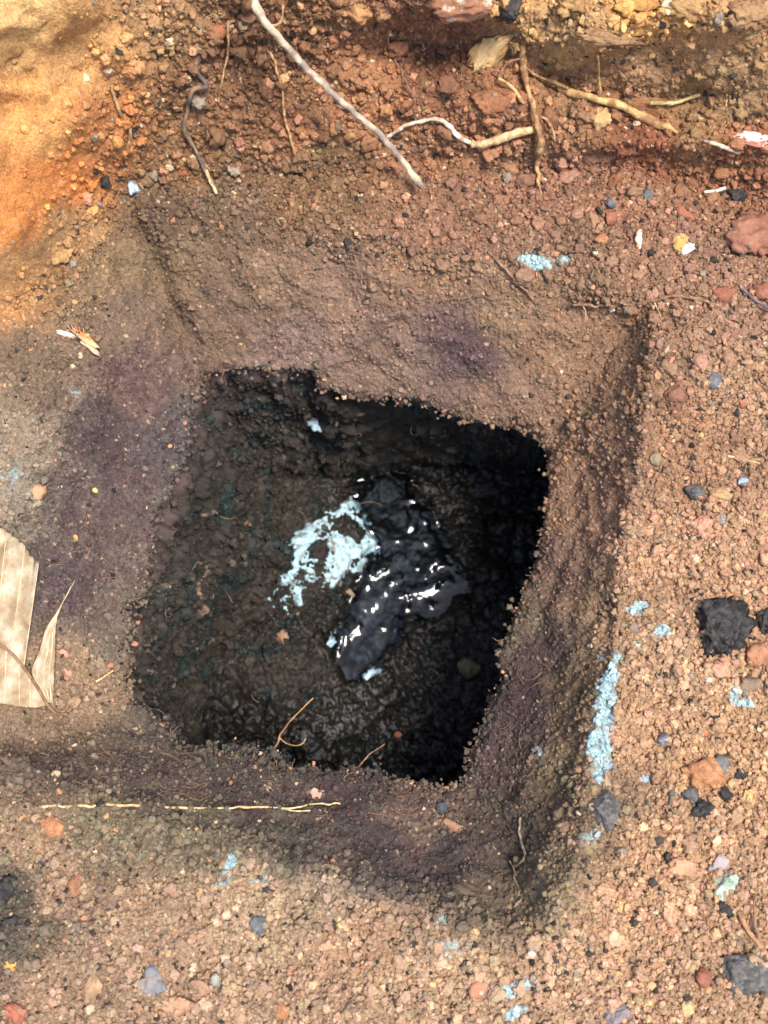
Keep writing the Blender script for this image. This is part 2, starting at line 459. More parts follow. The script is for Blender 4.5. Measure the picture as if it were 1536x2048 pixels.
def relief(pos, nrm, loose, bank, sm, d):
    """crumbs, clods and scrape marks of the soil surface; returns the offset (m) along the normal and a colour factor"""
    w = pos + 0.0022 * np.stack([vnoise(pos * 190, 41), vnoise(pos * 190 + 5, 42), vnoise(pos * 190 + 11, 43)], -1)
    f1, f2, c1 = worley(w * 250, 1)          # 4 mm crumbs
    g1, g2, c2 = worley(w * 520, 2)          # 2 mm grains
    k1, k2, c3 = worley(w * 95 + 3, 3)       # 10 mm clods
    l1, l2, c4 = worley(w * np.array([30, 34, 40.]) + 8, 4)   # 30 mm chips broken off by the tool
    b1 = np.sqrt(np.clip(1 - (f1 / 0.75) ** 2, 0, 1)) * (0.35 + c1)
    b2 = np.sqrt(np.clip(1 - (g1 / 0.75) ** 2, 0, 1)) * (0.35 + c2)
    b3 = np.sqrt(np.clip(1 - (k1 / 0.8) ** 2, 0, 1)) * (c3 ** 2)
    big = np.clip(loose, 0, 1)
    amp1 = 0.0009 + 0.0017 * big; amp2 = 0.0016 + 0.0001 * big; amp3 = 0.0006 + 0.0024 * big * (0.6 + 0.9 * bank)
    # scrape marks, stretched along the slope
    s = fbm(pos * np.array([420, 420, 150.]) + 3, 3, 51)
    s2 = fbm(pos * np.array([70, 95, 60.]), 3, 53)
    m1, m2, c5 = worley(w * 42 + 5, 5)       # aggregates the crumbs cling to
    off = 0.0055 * big * (np.sqrt(np.clip(1 - (m1 / 0.8) ** 2, 0, 1)) * c5 - 0.3) + amp1 * (b1 - 0.5) + amp2 * (b2 - 0.5) + amp3 * (b3 - 0.2) + 0.0013 * s * (1 - 0.5 * big) + 0.0030 * s2 + 0.0065 * (0.45 - l1) * (1 - 0.4 * big)
    calm = 1 - 0.72 * sm
    colf = 1 + big * (0.34 * (c1 - 0.5) + 0.18 * (c2 - 0.5)) + (1 - big) * (0.45 * (c2 - 0.5) + 0.2 * (c1 - 0.5))
    return off * calm, colf, c1, c2

OFF, COLF, C1, C2 = relief(POS, NRM, LOOSE, BANK, SMOOTHB, D)
SURF = POS + NRM * OFF[..., None]
COLR = soil_colour(U, V)
PA = pale_amount(U, V)
_bl = sstep(0.1, 0.5, fbm(np.stack([U / 11., V / 11., 0 * U], -1), 2, 61))[..., None]
COLR = COLR * COLF[..., None]
# charcoal dust and yellowish bits as single crumbs
COLR = np.where(((C1 > 0.95) & (LOOSE > 0.4))[..., None], lin((70, 60, 52)), COLR)
COLR = np.where((C2 > np.where(LOOSE > 0.4, 0.96, 0.988))[..., None], lin((190, 155, 118)), COLR)
COLR = COLR * (1 - PA[..., None]) + (PALE_RGB * (1 - _bl) + BLUE_RGB * _bl) * PA[..., None] * (0.8 + 0.4 * C2[..., None])
nv, nu = U.shape
IDX = np.arange(nv * nu).reshape(nv, nu)
keep = (D > -1.5)
q = np.stack([IDX[:-1, :-1], IDX[1:, :-1], IDX[1:, 1:], IDX[:-1, 1:]], -1).reshape(-1, 4)
kq = keep.ravel()[q].all(1)
q = q[kq]
# the land going on around: rings that widen to the horizon
bord = np.concatenate([IDX[0, :], IDX[1:, -1], IDX[-1, -2::-1], IDX[-2:0:-1, 0]])
bp = SURF.reshape(-1, 3)[bord]
sv = [SURF.reshape(-1, 3)]; sc = [COLR.reshape(-1, 3)]
qs = [q]; prev = bord; base = nv * nu
cen = np.array([0.0, 0.02, 0])
for k, f in enumerate(np.geomspace(1.06, 300, 26)):
    ring = cen + (bp - cen) * f
    amt = min(1, k / 8)
    flat = np.where(bp[:, 1] > 0.1, 0.16, 0.0)
    ring[:, 2] = bp[:, 2] * (1 - amt) + flat * amt + 0.004 * f ** 0.6 * fbm(ring * 9 / f ** 0.6, 3, 71)
    idx = base + np.arange(len(bp)); base += len(bp)
    sv.append(ring); sc.append(lin((168, 126, 94)) * (1 + 0.3 * fbm(ring * 25 / f ** 0.8, 3, 73)[:, None]))
    qs.append(np.stack([prev, np.roll(prev, -1), np.roll(idx, -1), idx], -1)[:, ::1]); prev = idx
ground_me = make_mesh('ground', np.concatenate(sv), np.concatenate(qs), True, np.concatenate(sc))
ground = obj('ground', ground_me, M_soil, kind='structure')
ground['label'] = 'reddish brown excavated soil with a squarish hole, smoothed sloping sides and a bank'

def surf(u, v):
    """point of the finished soil surface seen at a pixel (bilinear)"""
    u = np.atleast_1d(np.asarray(u, float)); v = np.atleast_1d(np.asarray(v, float))
    fu = np.interp(u, UA, np.arange(nu)); fv = np.interp(v, VA, np.arange(nv))
    i = np.clip(fu.astype(int), 0, nu - 2); j = np.clip(fv.astype(int), 0, nv - 2)
    a = (fu - i)[:, None]; b = (fv - j)[:, None]
    pt = SURF[j, i] * (1 - a) * (1 - b) + SURF[j, i + 1] * a * (1 - b) + SURF[j + 1, i] * (1 - a) * b + SURF[j + 1, i + 1] * a * b
    return pt, NRM[j, i], j, i

# ------------------------------------------------------------------ the cavity under the hole
NR = len(RIMF)
FLOOR_Z = -0.395
WATER_Z = -0.4035
def pxw(u, v, z): return P(u, v, z)

WATER_AXIS = [((770,1000),(830,1100),72),((830,1100),(860,1190),58),((800,1120),(720,1280),62),((720,1280),(700,1330),36),((870,1130),(905,1170),36)]
def floor_height(x, y):
    p3 = np.stack([x, y, np.zeros_like(x)], -1)
    h = FLOOR_Z + 0.007 * fbm(p3 * 26, 3, 81)
    def g(u, v, z, r1, r2=None, ang=0):
        c = P(u, v, z - 0.065); r2 = r2 or r1
        ca, sa = math.cos(math.radians(ang)), math.sin(math.radians(ang))
        X = (x - c[0]) * ca + (y - c[1]) * sa; Y = -(x - c[0]) * sa + (y - c[1]) * ca
        return np.exp(-(X / r1) ** 2 - (Y / r2) ** 2)
    h = h + 0.050 * g(600, 1120, -0.29, 0.050, 0.040, 20) + 0.05 * g(470, 950, -0.28, 0.09, 0.06) + 0.03 * g(540, 1320, -0.30, 0.07, 0.04)
    h = h + 0.025 * g(620, 880, -0.3, 0.07, 0.03) + 0.016 * g(960, 1320, -0.33, 0.05, 0.09)
    dmin = np.full(x.shape, 1e9)
    for (a, b, r) in WATER_AXIS:
        A = P(a[0], a[1], WATER_Z); B = P(b[0], b[1], WATER_Z); r = r / PPM * 1.3
        ex, ey = (B - A)[:2]; l2 = ex * ex + ey * ey
        t = np.clip(((x - A[0]) * ex + (y - A[1]) * ey) / l2, 0, 1)
        dmin = np.minimum(dmin, np.hypot(x - A[0] - t * ex, y - A[1] - t * ey) / r)
    dmin = dmin + 0.26 * fbm(p3 * 55, 3, 83) + 0.10 * vnoise(p3 * 210, 84)
    h = h - 0.026 * sstep(1.35, 0.75, dmin)
    return h, dmin

rim_d = RIMF[:, :2] + RN * 9
rim_z, _, _, rd, _ = macro(rim_d[:, 0], rim_d[:, 1])
rim_w = P(rim_d[:, 0], rim_d[:, 1], rim_z - 0.012)
ctr = P(720, 1180, FLOOR_Z)
ang = np.arange(NR)
# outward (+) or inward (-) travel of the cavity wall below the rim, by place along the rim
UND = np.interp(np.arange(NR) / NR * len(RIM), [0, 3, 6, 9, 12, 15, 18, 22, 26, 28, 31, 34, 37, 40, 43, 46, 48, 49],
                [-0.075, -0.03, 0.0, 0.03, 0.07, 0.10, 0.10, 0.09, 0.08, 0.06, 0.045, 0.03, 0.0, -0.045, -0.085, -0.095, -0.085, -0.075])
outw = rim_w[:, :2] - ctr[:2]; outw /= np.linalg.norm(outw, axis=1)[:, None]
TS = np.concatenate([np.linspace(0, 1, 110), 1 + np.linspace(0, 1, 151)[1:]])
rings = []
for t in TS:
    if t <= 1:
        o = UND * (t ** 0.75); xy = rim_w[:, :2] + outw * o[:, None]
        zt = floor_height(xy[:, 0], xy[:, 1])[0]
        e = np.where(UND < -0.02, t ** 0.85, t)
        z = rim_w[:, 2] * (1 - e) + zt * e
        base_xy = xy
    else:
        s = t - 1
        xy = base_xy * (1 - s) + ctr[:2] * s
        z = floor_height(xy[:, 0], xy[:, 1])[0]
    rings.append(np.concatenate([xy, z[:, None]], 1))
CAV = np.array(rings)                                      # (nt, NR, 3)
nt_ = len(TS)
cu_ = np.gradient(CAV, axis=0); cv_ = np.roll(CAV, -1, 1) - np.roll(CAV, 1, 1)
CN = np.cross(cu_, cv_); CN /= np.linalg.norm(CN, axis=-1, keepdims=True) + 1e-12
toC = np.array([0, 0, 0.05]) + ctr - CAV
CN *= np.sign((CN * toC).sum(-1, keepdims=True) + 1e-9)
CN[-12:] = (0, 0, 1)
fade = sstep(0, 0.04, TS)[:, None] * sstep(2.0, 1.9, TS)[:, None]
_, DM = floor_height(CAV[..., 0], CAV[..., 1])
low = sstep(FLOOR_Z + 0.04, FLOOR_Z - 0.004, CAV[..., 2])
w = CAV + 0.003 * np.stack([vnoise(CAV * 130, 91), vnoise(CAV * 130 + 5, 92), vnoise(CAV * 130 + 11, 93)], -1)
f1, _, e1 = worley(w * 170, 11); g1, _, e2 = worley(w * 400, 12); k1, _, e3 = worley(w * 42, 13)
under = sstep(1.15, 0.8, DM)                                # the bed under the water lies smooth
coff = (0.0042 * (1 - 0.45 * low) * (np.sqrt(np.clip(1 - (f1 / 0.75) ** 2, 0, 1)) * (0.2 + e1) - 0.4) + 0.0012 * (np.sqrt(np.clip(1 - (g1 / 0.75) ** 2, 0, 1)) - 0.5) * (1 - 0.6 * low)
        + 0.015 * (np.sqrt(np.clip(1 - (k1 / 0.85) ** 2, 0, 1)) * e3 - 0.3) + 0.004 * fbm(CAV * 60, 3, 95)) * (1 - 0.55 * under) * fade
CAVD = CAV + CN * coff[..., None]
cq = np.stack([fbm(CAV * 18, 3, 97), fbm(CAV * 40 + 3, 3, 98)], -1)
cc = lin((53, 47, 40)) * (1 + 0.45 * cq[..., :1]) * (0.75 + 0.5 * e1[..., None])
cc = cc + 0.8 * (lin((46, 52, 48)) - lin((60, 53, 45))) * sstep(0.1, 0.5, cq[..., 1:])
cc = np.where((e1 > 0.994)[..., None], lin((120, 98, 80)), cc)
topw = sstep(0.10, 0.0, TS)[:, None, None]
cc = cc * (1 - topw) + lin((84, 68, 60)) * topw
cc = cc * (1 - 0.72 * low[..., None])  # low floor darker as wet mud, with the hole's deep shade painted in too
WETC = np.clip(0.32 + 0.68 * low + 0.25 * cq[..., 0], 0, 1)
ri = np.arange(nt_ * NR).reshape(nt_, NR)
cqf = np.stack([ri[:-1], np.roll(ri[:-1], -1, 1), np.roll(ri[1:], -1, 1), ri[1:]], -1).reshape(-1, 4)
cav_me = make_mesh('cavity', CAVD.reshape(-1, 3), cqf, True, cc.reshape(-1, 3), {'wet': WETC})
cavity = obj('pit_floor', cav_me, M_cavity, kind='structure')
cavity['label'] = 'dark damp muddy walls and floor of the cavity under the hole'

# ------------------------------------------------------------------ standing water on the cavity floor
mw, ntw, bw = new_mat('muddy_water')
ntw.nodes.remove(bw)
_wt = N(ntw, 'ShaderNodeBsdfTransparent'); _wt.inputs['Color'].default_value = (0.52, 0.58, 0.64, 1)
_wg = N(ntw, 'ShaderNodeBsdfGlossy'); _wg.inputs['Color'].default_value = (1, 1, 1, 1); _wg.inputs['Roughness'].default_value = 0.05
_wf = N(ntw, 'ShaderNodeFresnel'); _wf.inputs['IOR'].default_value = 1.35
_wm = N(ntw, 'ShaderNodeMixShader')
ntw.links.new(_wf.outputs[0], _wm.inputs[0]); ntw.links.new(_wt.outputs[0], _wm.inputs[1]); ntw.links.new(_wg.outputs[0], _wm.inputs[2])
ntw.links.new(_wm.outputs[0], [n_ for n_ in ntw.nodes if n_.type == 'OUTPUT_MATERIAL'][0].inputs[0])
gx = np.linspace(-0.12, 0.16, 640); gy = np.linspace(-0.16, 0.19, 760)
GX, GY = np.meshgrid(gx, gy)
fh, dm = floor_height(GX, GY)
p3 = np.stack([GX, GY, 0 * GX], -1)
wz = WATER_Z + 0.00035 * fbm(p3 * 90, 2, 101) + 0.0012 * sstep(0.86, 1.12, dm) * (0.7 + 0.6 * vnoise(p3 * 60, 102))
# bulges shaped into the water surface so their slopes catch sun glints
for (u, v, a, b, an, hh) in [(762,1138,16,8,-15,3.2),(742,1152,8,6,0,2.6),(866,1128,17,9,-40,3.4),(880,1116,9,7,0,2.6),(840,1182,30,9,-14,3.4),(812,1180,9,7,-40,2.8),(745,1206,8,15,25,3.0),(722,1196,6,16,8,3.0),(716,1244,8,24,16,3.4),
        (826,1247,13,8,0,3.2),(812,1262,9,6,-20,2.4),(836,1268,8,5,0,2.2),(680,1282,6,24,16,3.2),(870,1026,20,6,4,2.8),(816,1000,13,5,0,2.2),(705,1005,8,5,0,2.2),(820,1055,7,6,-40,2.4),(846,1042,5,4,0,2.0),(783,1232,5,5,0,1.8),(858,1210,7,6,0,2.2),(812,1214,6,6,0,2.0),(790,1160,10,6,-30,2.4),(770,1180,6,9,20,2.4),(850,1150,8,6,-30,2.4),(830,1135,6,6,0,2.2),(700,1262,6,10,20,2.4),(760,1255,8,5,-10,2.0),(735,1170,5,8,20,2.4),(790,1080,7,5,-20,2.0),(845,1085,8,5,10,2.2),(740,1060,5,5,0,2.0),(870,1165,12,6,-15,2.6),(800,1195,8,5,-20,2.4)]:
    c_ = P(u, v, WATER_Z); k_ = 1.42 / PPM; ca, sa = math.cos(math.radians(an)), math.sin(math.radians(an))
    X_ = (GX - c_[0]) * ca - (GY - c_[1]) * sa; Y_ = (GX - c_[0]) * sa + (GY - c_[1]) * ca
    wz = wz + hh * 0.00058 * np.exp(-((X_ / (a * k_ * 1.4)) ** 2 + (Y_ / (b * k_ * 1.4)) ** 2)) * (1 + 0.35 * vnoise(p3 * 160, 104))
wi = np.arange(GX.size).reshape(GX.shape)
wf = np.stack([wi[:-1, :-1], wi[:-1, 1:], wi[1:, 1:], wi[1:, :-1]], -1).reshape(-1, 4)
wf = wf[(dm.ravel()[wf] < 1.5).all(1)]
used = np.unique(wf); remap = np.zeros(GX.size, int); remap[used] = np.arange(len(used))
water = obj('water', make_mesh('water', np.stack([GX, GY, wz], -1).reshape(-1, 3)[used], remap[wf]), mw, kind='structure')
water['label'] = 'dark still water pooled on the floor of the hole'

# ------------------------------------------------------------------ crumbs of soil: uncountable, scattered as one mass per region
def ico(sub):
    import bmesh
    bm = bmesh.new(); bmesh.ops.create_icosphere(bm, subdivisions=sub, radius=1.0)
    v = np.array([x.co for x in bm.verts]); f = np.array([[x.index for x in fc.verts] for fc in bm.faces]); bm.free()
    return v, f
ICO2, ICO3, ICO4 = ico(2), ico(3), ico(4)

def rock_verts(base, seed, facets=0, lump=0.25, fine=0.06, freq=1.3):
    r = np.random.default_rng(seed)
    v = base.copy()
    for _ in range(facets):
        n = r.normal(size=3); n /= np.linalg.norm(n); dd = r.uniform(0.45, 0.85)
        pr = v @ n; ex = np.clip(pr - dd, 0, None); v = v - n * ex[:, None] * 0.93
    o = r.uniform(0, 50, 3)
    v = v * (1 + lump * fbm(base * freq + o, 3, seed % 97) + fine * fbm(base * 5 + o, 2, seed % 89))[:, None]
    return v

proto_col = bpy.data.collections.new('crumb_shapes')
for k in range(10):
    vv = rock_verts(ICO3[0], 500 + k, facets=[2, 4, 6, 8][k % 4], lump=0.62, fine=0.36, freq=1.9)
    if k >= 8: vv = vv * np.array([1.9, 0.7, 0.5])
    me = make_mesh('crumb_shape', vv, ICO3[1], True)
    me.materials.append(M_crumb)
    o = bpy.data.objects.new('crumb_shape', me); proto_col.objects.link(o)

def crumb_group():
    g = bpy.data.node_groups.new('scatter_crumbs', 'GeometryNodeTree')
    g.interface.new_socket('Geometry', in_out='INPUT', socket_type='NodeSocketGeometry')
    g.interface.new_socket('Geometry', in_out='OUTPUT', socket_type='NodeSocketGeometry')
    i = g.nodes.new('NodeGroupInput'); o = g.nodes.new('NodeGroupOutput')
    ci = g.nodes.new('GeometryNodeCollectionInfo'); ci.inputs['Collection'].default_value = proto_col
    ci.inputs['Separate Children'].default_value = True; ci.inputs['Reset Children'].default_value = True
    ip = g.nodes.new('GeometryNodeInstanceOnPoints'); ip.inputs['Pick Instance'].default_value = True
    def att(name, typ):
        n = g.nodes.new('GeometryNodeInputNamedAttribute'); n.data_type = typ; n.inputs['Name'].default_value = name
        return n.outputs['Attribute']
    L = g.links.new
    L(i.outputs[0], ip.inputs['Points']); L(ci.outputs[0], ip.inputs['Instance'])
    L(att('shape', 'INT'), ip.inputs['Instance Index']); L(att('turn', 'FLOAT_VECTOR'), ip.inputs['Rotation']); L(att('size', 'FLOAT_VECTOR'), ip.inputs['Scale'])
    L(ip.outputs[0], o.inputs[0])
    return g
CG = crumb_group()

def scatter(name, label, pts, size, col, wet=None, squash=0.75):
    n = len(pts)
    me = bpy.data.meshes.new(name); me.vertices.add(n); me.vertices.foreach_set('co', np.asarray(pts, np.float32).ravel())
    a = me.attributes.new('shape', 'INT', 'POINT'); a.data.foreach_set('value', np.where(rng.uniform(size=n) < 0.05, rng.integers(8, 10, n), rng.integers(0, 8, n)).astype(np.int32))
    a = me.attributes.new('turn', 'FLOAT_VECTOR', 'POINT'); a.data.foreach_set('vector', rng.uniform(-3.1, 3.1, (n, 3)).astype(np.float32).ravel())
    s = size[:, None] * rng.uniform(squash, 1.15, (n, 3))
    a = me.attributes.new('size', 'FLOAT_VECTOR', 'POINT'); a.data.foreach_set('vector', s.astype(np.float32).ravel())
    c4 = np.ones((n, 4), np.float32); c4[:, :3] = col
    a = me.attributes.new('col', 'FLOAT_COLOR', 'POINT'); a.data.foreach_set('color', c4.ravel())
    a = me.attributes.new('wet', 'FLOAT', 'POINT'); a.data.foreach_set('value', np.asarray(np.zeros(n) if wet is None else wet, np.float32))
    o = obj(name, me, None, kind='stuff', label=label)
    md = o.modifiers.new('scatter', 'NODES'); md.node_group = CG
    return o

def crumb_colours(u, v, n, dark=0.035, grey=0.02, bright=0.035, gain=1.0):
    c = np.where(rng.uniform(size=(n, 1)) < 0.35, soil_colour(u, v, False), soil_colour(u, v)) * gain * rng.lognormal(0.06, 0.18, (n, 1))
    c *= 1 + rng.normal(0, 0.04, (n, 3))
    r = rng.uniform(size=n)
    c[r < dark] = lin((62, 54, 48)) * rng.uniform(0.6, 1.5, ((r < dark).sum(), 1))
    m = (r > dark) & (r < dark + grey); c[m] = lin((138, 122, 102)) * rng.uniform(0.7, 1.3, (m.sum(), 1))
    m = (r > 1 - bright); c[m] = np.array([lin((200, 155, 108)), lin((190, 134, 100)), lin((208, 178, 142))])[rng.integers(0, 3, m.sum())] * rng.uniform(0.8, 1.15, (m.sum(), 1))
    p = pale_amount(u, v)[:, None] * rng.uniform(0.65, 1.0, (n, 1))
    b = (rng.uniform(size=(n, 1)) < 0.12)
    return c * (1 - p) + np.where(b, BLUE_RGB, PALE_RGB) * p

def scatter_ground(name, label, n, want, med, sig, lo, hi, sink=0.25, **kw):
    """n tries inside the frame and a margin; want(u, v, loose, bank, d, smooth) gives the chance of keeping one; sizes are radii in px"""
    n = int(n * 1.4); u = rng.uniform(-310, 1846, n); v = rng.uniform(-310, 2358, n)
    pt, nr, j, i = surf(u, v)
    d = D[j, i]
    k = (rng.uniform(size=n) < want(u, v, LOOSE[j, i], BANK[j, i], d, SMOOTHB[j, i])) & (d > 2)
    u, v, pt, nr = u[k], v[k], pt[k], nr[k]
    s = np.clip(rng.lognormal(math.log(med), sig, len(u)), lo, hi) / PPM
    pt = pt + nr * (s * (0.5 - sink))[:, None]
    return scatter(name, label, pt, s, crumb_colours(u, v, len(u), **kw))

scatter_ground('soil_crumbs', 'loose reddish brown soil crumbs covering the flat ground', 235000,
               lambda u, v, L, B, d, S: np.clip(L, 0, 1) * (B < 0.5) * (0.7 + 0.5 * fbm(np.stack([u / 60, v / 60, 0 * u], -1), 2, 141)), 2.7, 0.45, 1.3, 10)
scatter_ground('soil_lumps', 'lumps of soil a little larger than the crumbs around them', 4200,
               lambda u, v, L, B, d, S: np.clip(L - 0.2, 0, 1) * (B < 0.5), 6.5, 0.35, 4, 15, dark=0.02, bright=0.03, grey=0.03)
scatter_ground('soil_grains', 'fine soil grains stuck to the smoothed sloping sides', 130000,
               lambda u, v, L, B, d, S: (0.34 + 0.45 * gauss(u, v, 560, 1560, 500, 60) + 0.3 * gauss(u, v, 200, 1250, 150, 250) + 0.4 * np.exp(-d / 25)) * (L < 0.6) * (B < 0.5), 2.3, 0.40, 1.1, 7, dark=0.04, bright=0.015, gain=1.15)
scatter_ground('bank_crumbs', 'crumbling soil on the face of the bank', 62000,
               lambda u, v, L, B, d, S: (B >= 0.5) * (0.75 - 0.72 * S), 3.6, 0.55, 1.6, 16, dark=0.02, bright=0.05)
# crumbs on the cavity floor and walls
n = 52000
jj = rng.integers(3, nt_ - 10, n); ii = rng.integers(0, NR, n)
k = rng.uniform(size=n) < np.linalg.norm(CAV[jj, ii, :2] - ctr[:2], axis=1) / 0.22
jj, ii = jj[k], ii[k]
k = (DM[jj, ii] > 1.0 + rng.uniform(0, 0.25, len(jj))) & (rng.uniform(size=len(jj)) > 0.25 * low[jj, ii]); jj, ii = jj[k], ii[k]
s = np.clip(rng.lognormal(math.log(2.4), 0.5, len(jj)), 1.2, 12) / PPM * 1.25
c = cc[jj, ii] * rng.lognormal(0.1, 0.35, (len(jj), 1)); r = rng.uniform(size=len(jj)); c[r < 0.006] = lin((120, 98, 80))
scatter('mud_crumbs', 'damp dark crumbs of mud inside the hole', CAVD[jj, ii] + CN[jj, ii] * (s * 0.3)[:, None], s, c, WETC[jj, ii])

# crumbs clinging to the ragged edge of the hole
n = 3600
ii = rng.integers(0, NR, n)
wgt = 0.25 + 0.9 * sstep(1380, 1480, RIMF[ii, 1]) + 0.35 * (RIMF[ii, 0] < 420)
k = rng.uniform(size=n) < wgt; ii = ii[k]; n = len(ii)
off = rng.normal(4, 8, n)
off = np.where((RIMF[ii, 1] > 1450) & (np.abs(RIMF[ii, 0] - 510) < 50), off - rng.uniform(0, 26, n), off)
off = np.where((RIMF[ii, 1] > 1450) & (np.abs(RIMF[ii, 0] - 720) < 40), off - rng.uniform(0, 18, n), off)
uu = RIMF[ii, 0] + RN[ii, 0] * off; vv = RIMF[ii, 1] + RN[ii, 1] * off
zz = macro(RIMF[ii, 0] + RN[ii, 0] * np.maximum(off, 3), RIMF[ii, 1] + RN[ii, 1] * np.maximum(off, 3))[0] - np.abs(rng.normal(0, 0.002, n))
s = np.clip(rng.lognormal(math.log(3.2), 0.4, n), 1.5, 9) / PPM * 1.1
scatter('edge_crumbs', 'small crumbs of soil clinging to the ragged edge of the hole', P(uu, vv, zz), s, crumb_colours(uu, vv, n, dark=0.15))

# ------------------------------------------------------------------ single stones, clods, roots and litter
FWD = np.array([0, math.sin(TH), -math.cos(TH)])
def depth(p): return float((np.asarray(p) - CAM) @ FWD)

def hz(u, v):
    """smooth height of the ground at pixels"""
    u = np.atleast_1d(np.asarray(u, float)); v = np.atleast_1d(np.asarray(v, float))
    fu = np.interp(u, UA, np.arange(nu)); fv = np.interp(v, VA, np.arange(nv))
    i = np.clip(fu.astype(int), 0, nu - 2); j = np.clip(fv.astype(int), 0, nv - 2)
    a = fu - i; b = fv - j
    return H[j, i] * (1 - a) * (1 - b) + H[j, i + 1] * a * (1 - b) + H[j + 1, i] * (1 - a) * b + H[j + 1, i + 1] * a * b

def floor_px(u, v):
    z = FLOOR_Z + 0.02
    for _ in range(30):
        p = P(u, v, z); z = 0.5 * z + 0.5 * float(floor_height(np.array([p[0]]), np.array([p[1]]))[0][0])
    return P(u, v, z)

_cq = CAVD.reshape(-1, 3) - CAM
_cd = _cq @ FWD
CAVPX = np.stack([768 + PPM * _cq[:, 0] / _cd, 1024 - PPM * (_cq @ np.array([0, math.cos(TH), math.sin(TH)])) / _cd], -1)
def cav_px(u, v):
    d_ = np.hypot(CAVPX[:, 0] - u, CAVPX[:, 1] - v)
    k_ = np.where(d_ < max(5.0, d_.min() * 1.2))[0]
    return CAVD.reshape(-1, 3)[k_[np.argmax(CAVD.reshape(-1, 3)[k_, 2])]]

_seed = [1000]
def stone(name, label, cat, u, v, a, b, rot, mat, facets=5, lump=0.3, fine=0.05, flat=0.7, sink=0.25, group=None, at=None, sub=None, tilt=None):
    _seed[0] += 1; sd = _seed[0]
    base, f = sub or ICO3
    vt = rock_verts(base, sd, facets, lump, fine, 1.2)
    lo_, hi_ = vt.min(0), vt.max(0); vt = (vt - (lo_ + hi_) / 2) / ((hi_ - lo_) / 2)
    if at is None:
        pt, nr, _, _ = surf(u, v); pt, nr = pt[0], nr[0]
    else:
        pt, nr = np.array(at), np.array([0, 0, 1.0])
    k = depth(pt) / PPM
    c = min(a, b) * flat
    vt = vt * np.array([a, b, c]) * k
    R3 = Matrix.Rotation(math.radians(-rot), 4, 'Z')
    up = Vector(nr).lerp(Vector((0, 0, 1)), 0.35).normalized() if tilt is None else Vector(tilt).normalized()
    Q = Vector((0, 0, 1)).rotation_difference(up).to_matrix().to_4x4()
    o = obj(name, make_mesh(name, vt, f, True), mat, label=label, cat=cat, group=group)
    loc = Vector(pt) + up * (c * k * (0.5 - sink))
    o.matrix_world = Matrix.Translation(loc) @ Q @ R3
    return o

CHAR = stone_mat((88, 82, 77), 0.85, 0.9, (54, 50, 47), 150, 0.003, 0.3)
GREY = stone_mat((122, 116, 110), 0.8, 0.5, (92, 88, 88), 180, 0.0008)
BLGY = stone_mat((118, 116, 114), 0.8, 0.5, (88, 88, 90), 200, 0.0008)
DKGY = stone_mat((80, 75, 70), 0.8, 0.6, (112, 106, 100), 180, 0.0010)
TEAL = stone_mat((178, 194, 172), 0.75, 0.5, (136, 140, 120), 160, 0.0008)
PBLU = stone_mat((164, 184, 196), 0.8, 0.5, (124, 136, 152), 300, 0.0008)
OCHR = stone_mat((214, 160, 88), 0.8, 0.5, (190, 128, 66), 140, 0.0008)
YELL = stone_mat((214, 184, 120), 0.75, 0.4, (196, 160, 98), 200, 0.0006)
SALM = stone_mat((204, 148, 122), 0.8, 0.4, (188, 126, 98), 160, 0.0008)
REDB = stone_mat((160, 104, 80), 0.9, 0.5, (138, 88, 68), 160, 0.0010)
CLOD = stone_mat((172, 124, 92), 0.95, 0.6, (146, 102, 76), 220, 0.0016)
CLO2 = stone_mat((152, 108, 82), 0.95, 0.6, (128, 90, 70), 220, 0.0016)
ORNG = stone_mat((188, 134, 92), 0.92, 0.6, (164, 110, 74), 200, 0.0012)
WHIT = stone_mat((226, 222, 210), 0.65, 0.3, (196, 180, 156), 220, 0.0006)
OCWH = stone_mat((196, 142, 70), 0.6, 0.3, (232, 226, 212), 60, 0.0006, 0.4, (0.50, 0.54))
REWH = stone_mat((164, 112, 82), 0.9, 0.6, (204, 186, 160), 60, 0.0020, 0.3, (0.52, 0.60))
TANW = stone_mat((206, 172, 120), 0.8, 0.4, (178, 138, 88), 60, 0.0010)

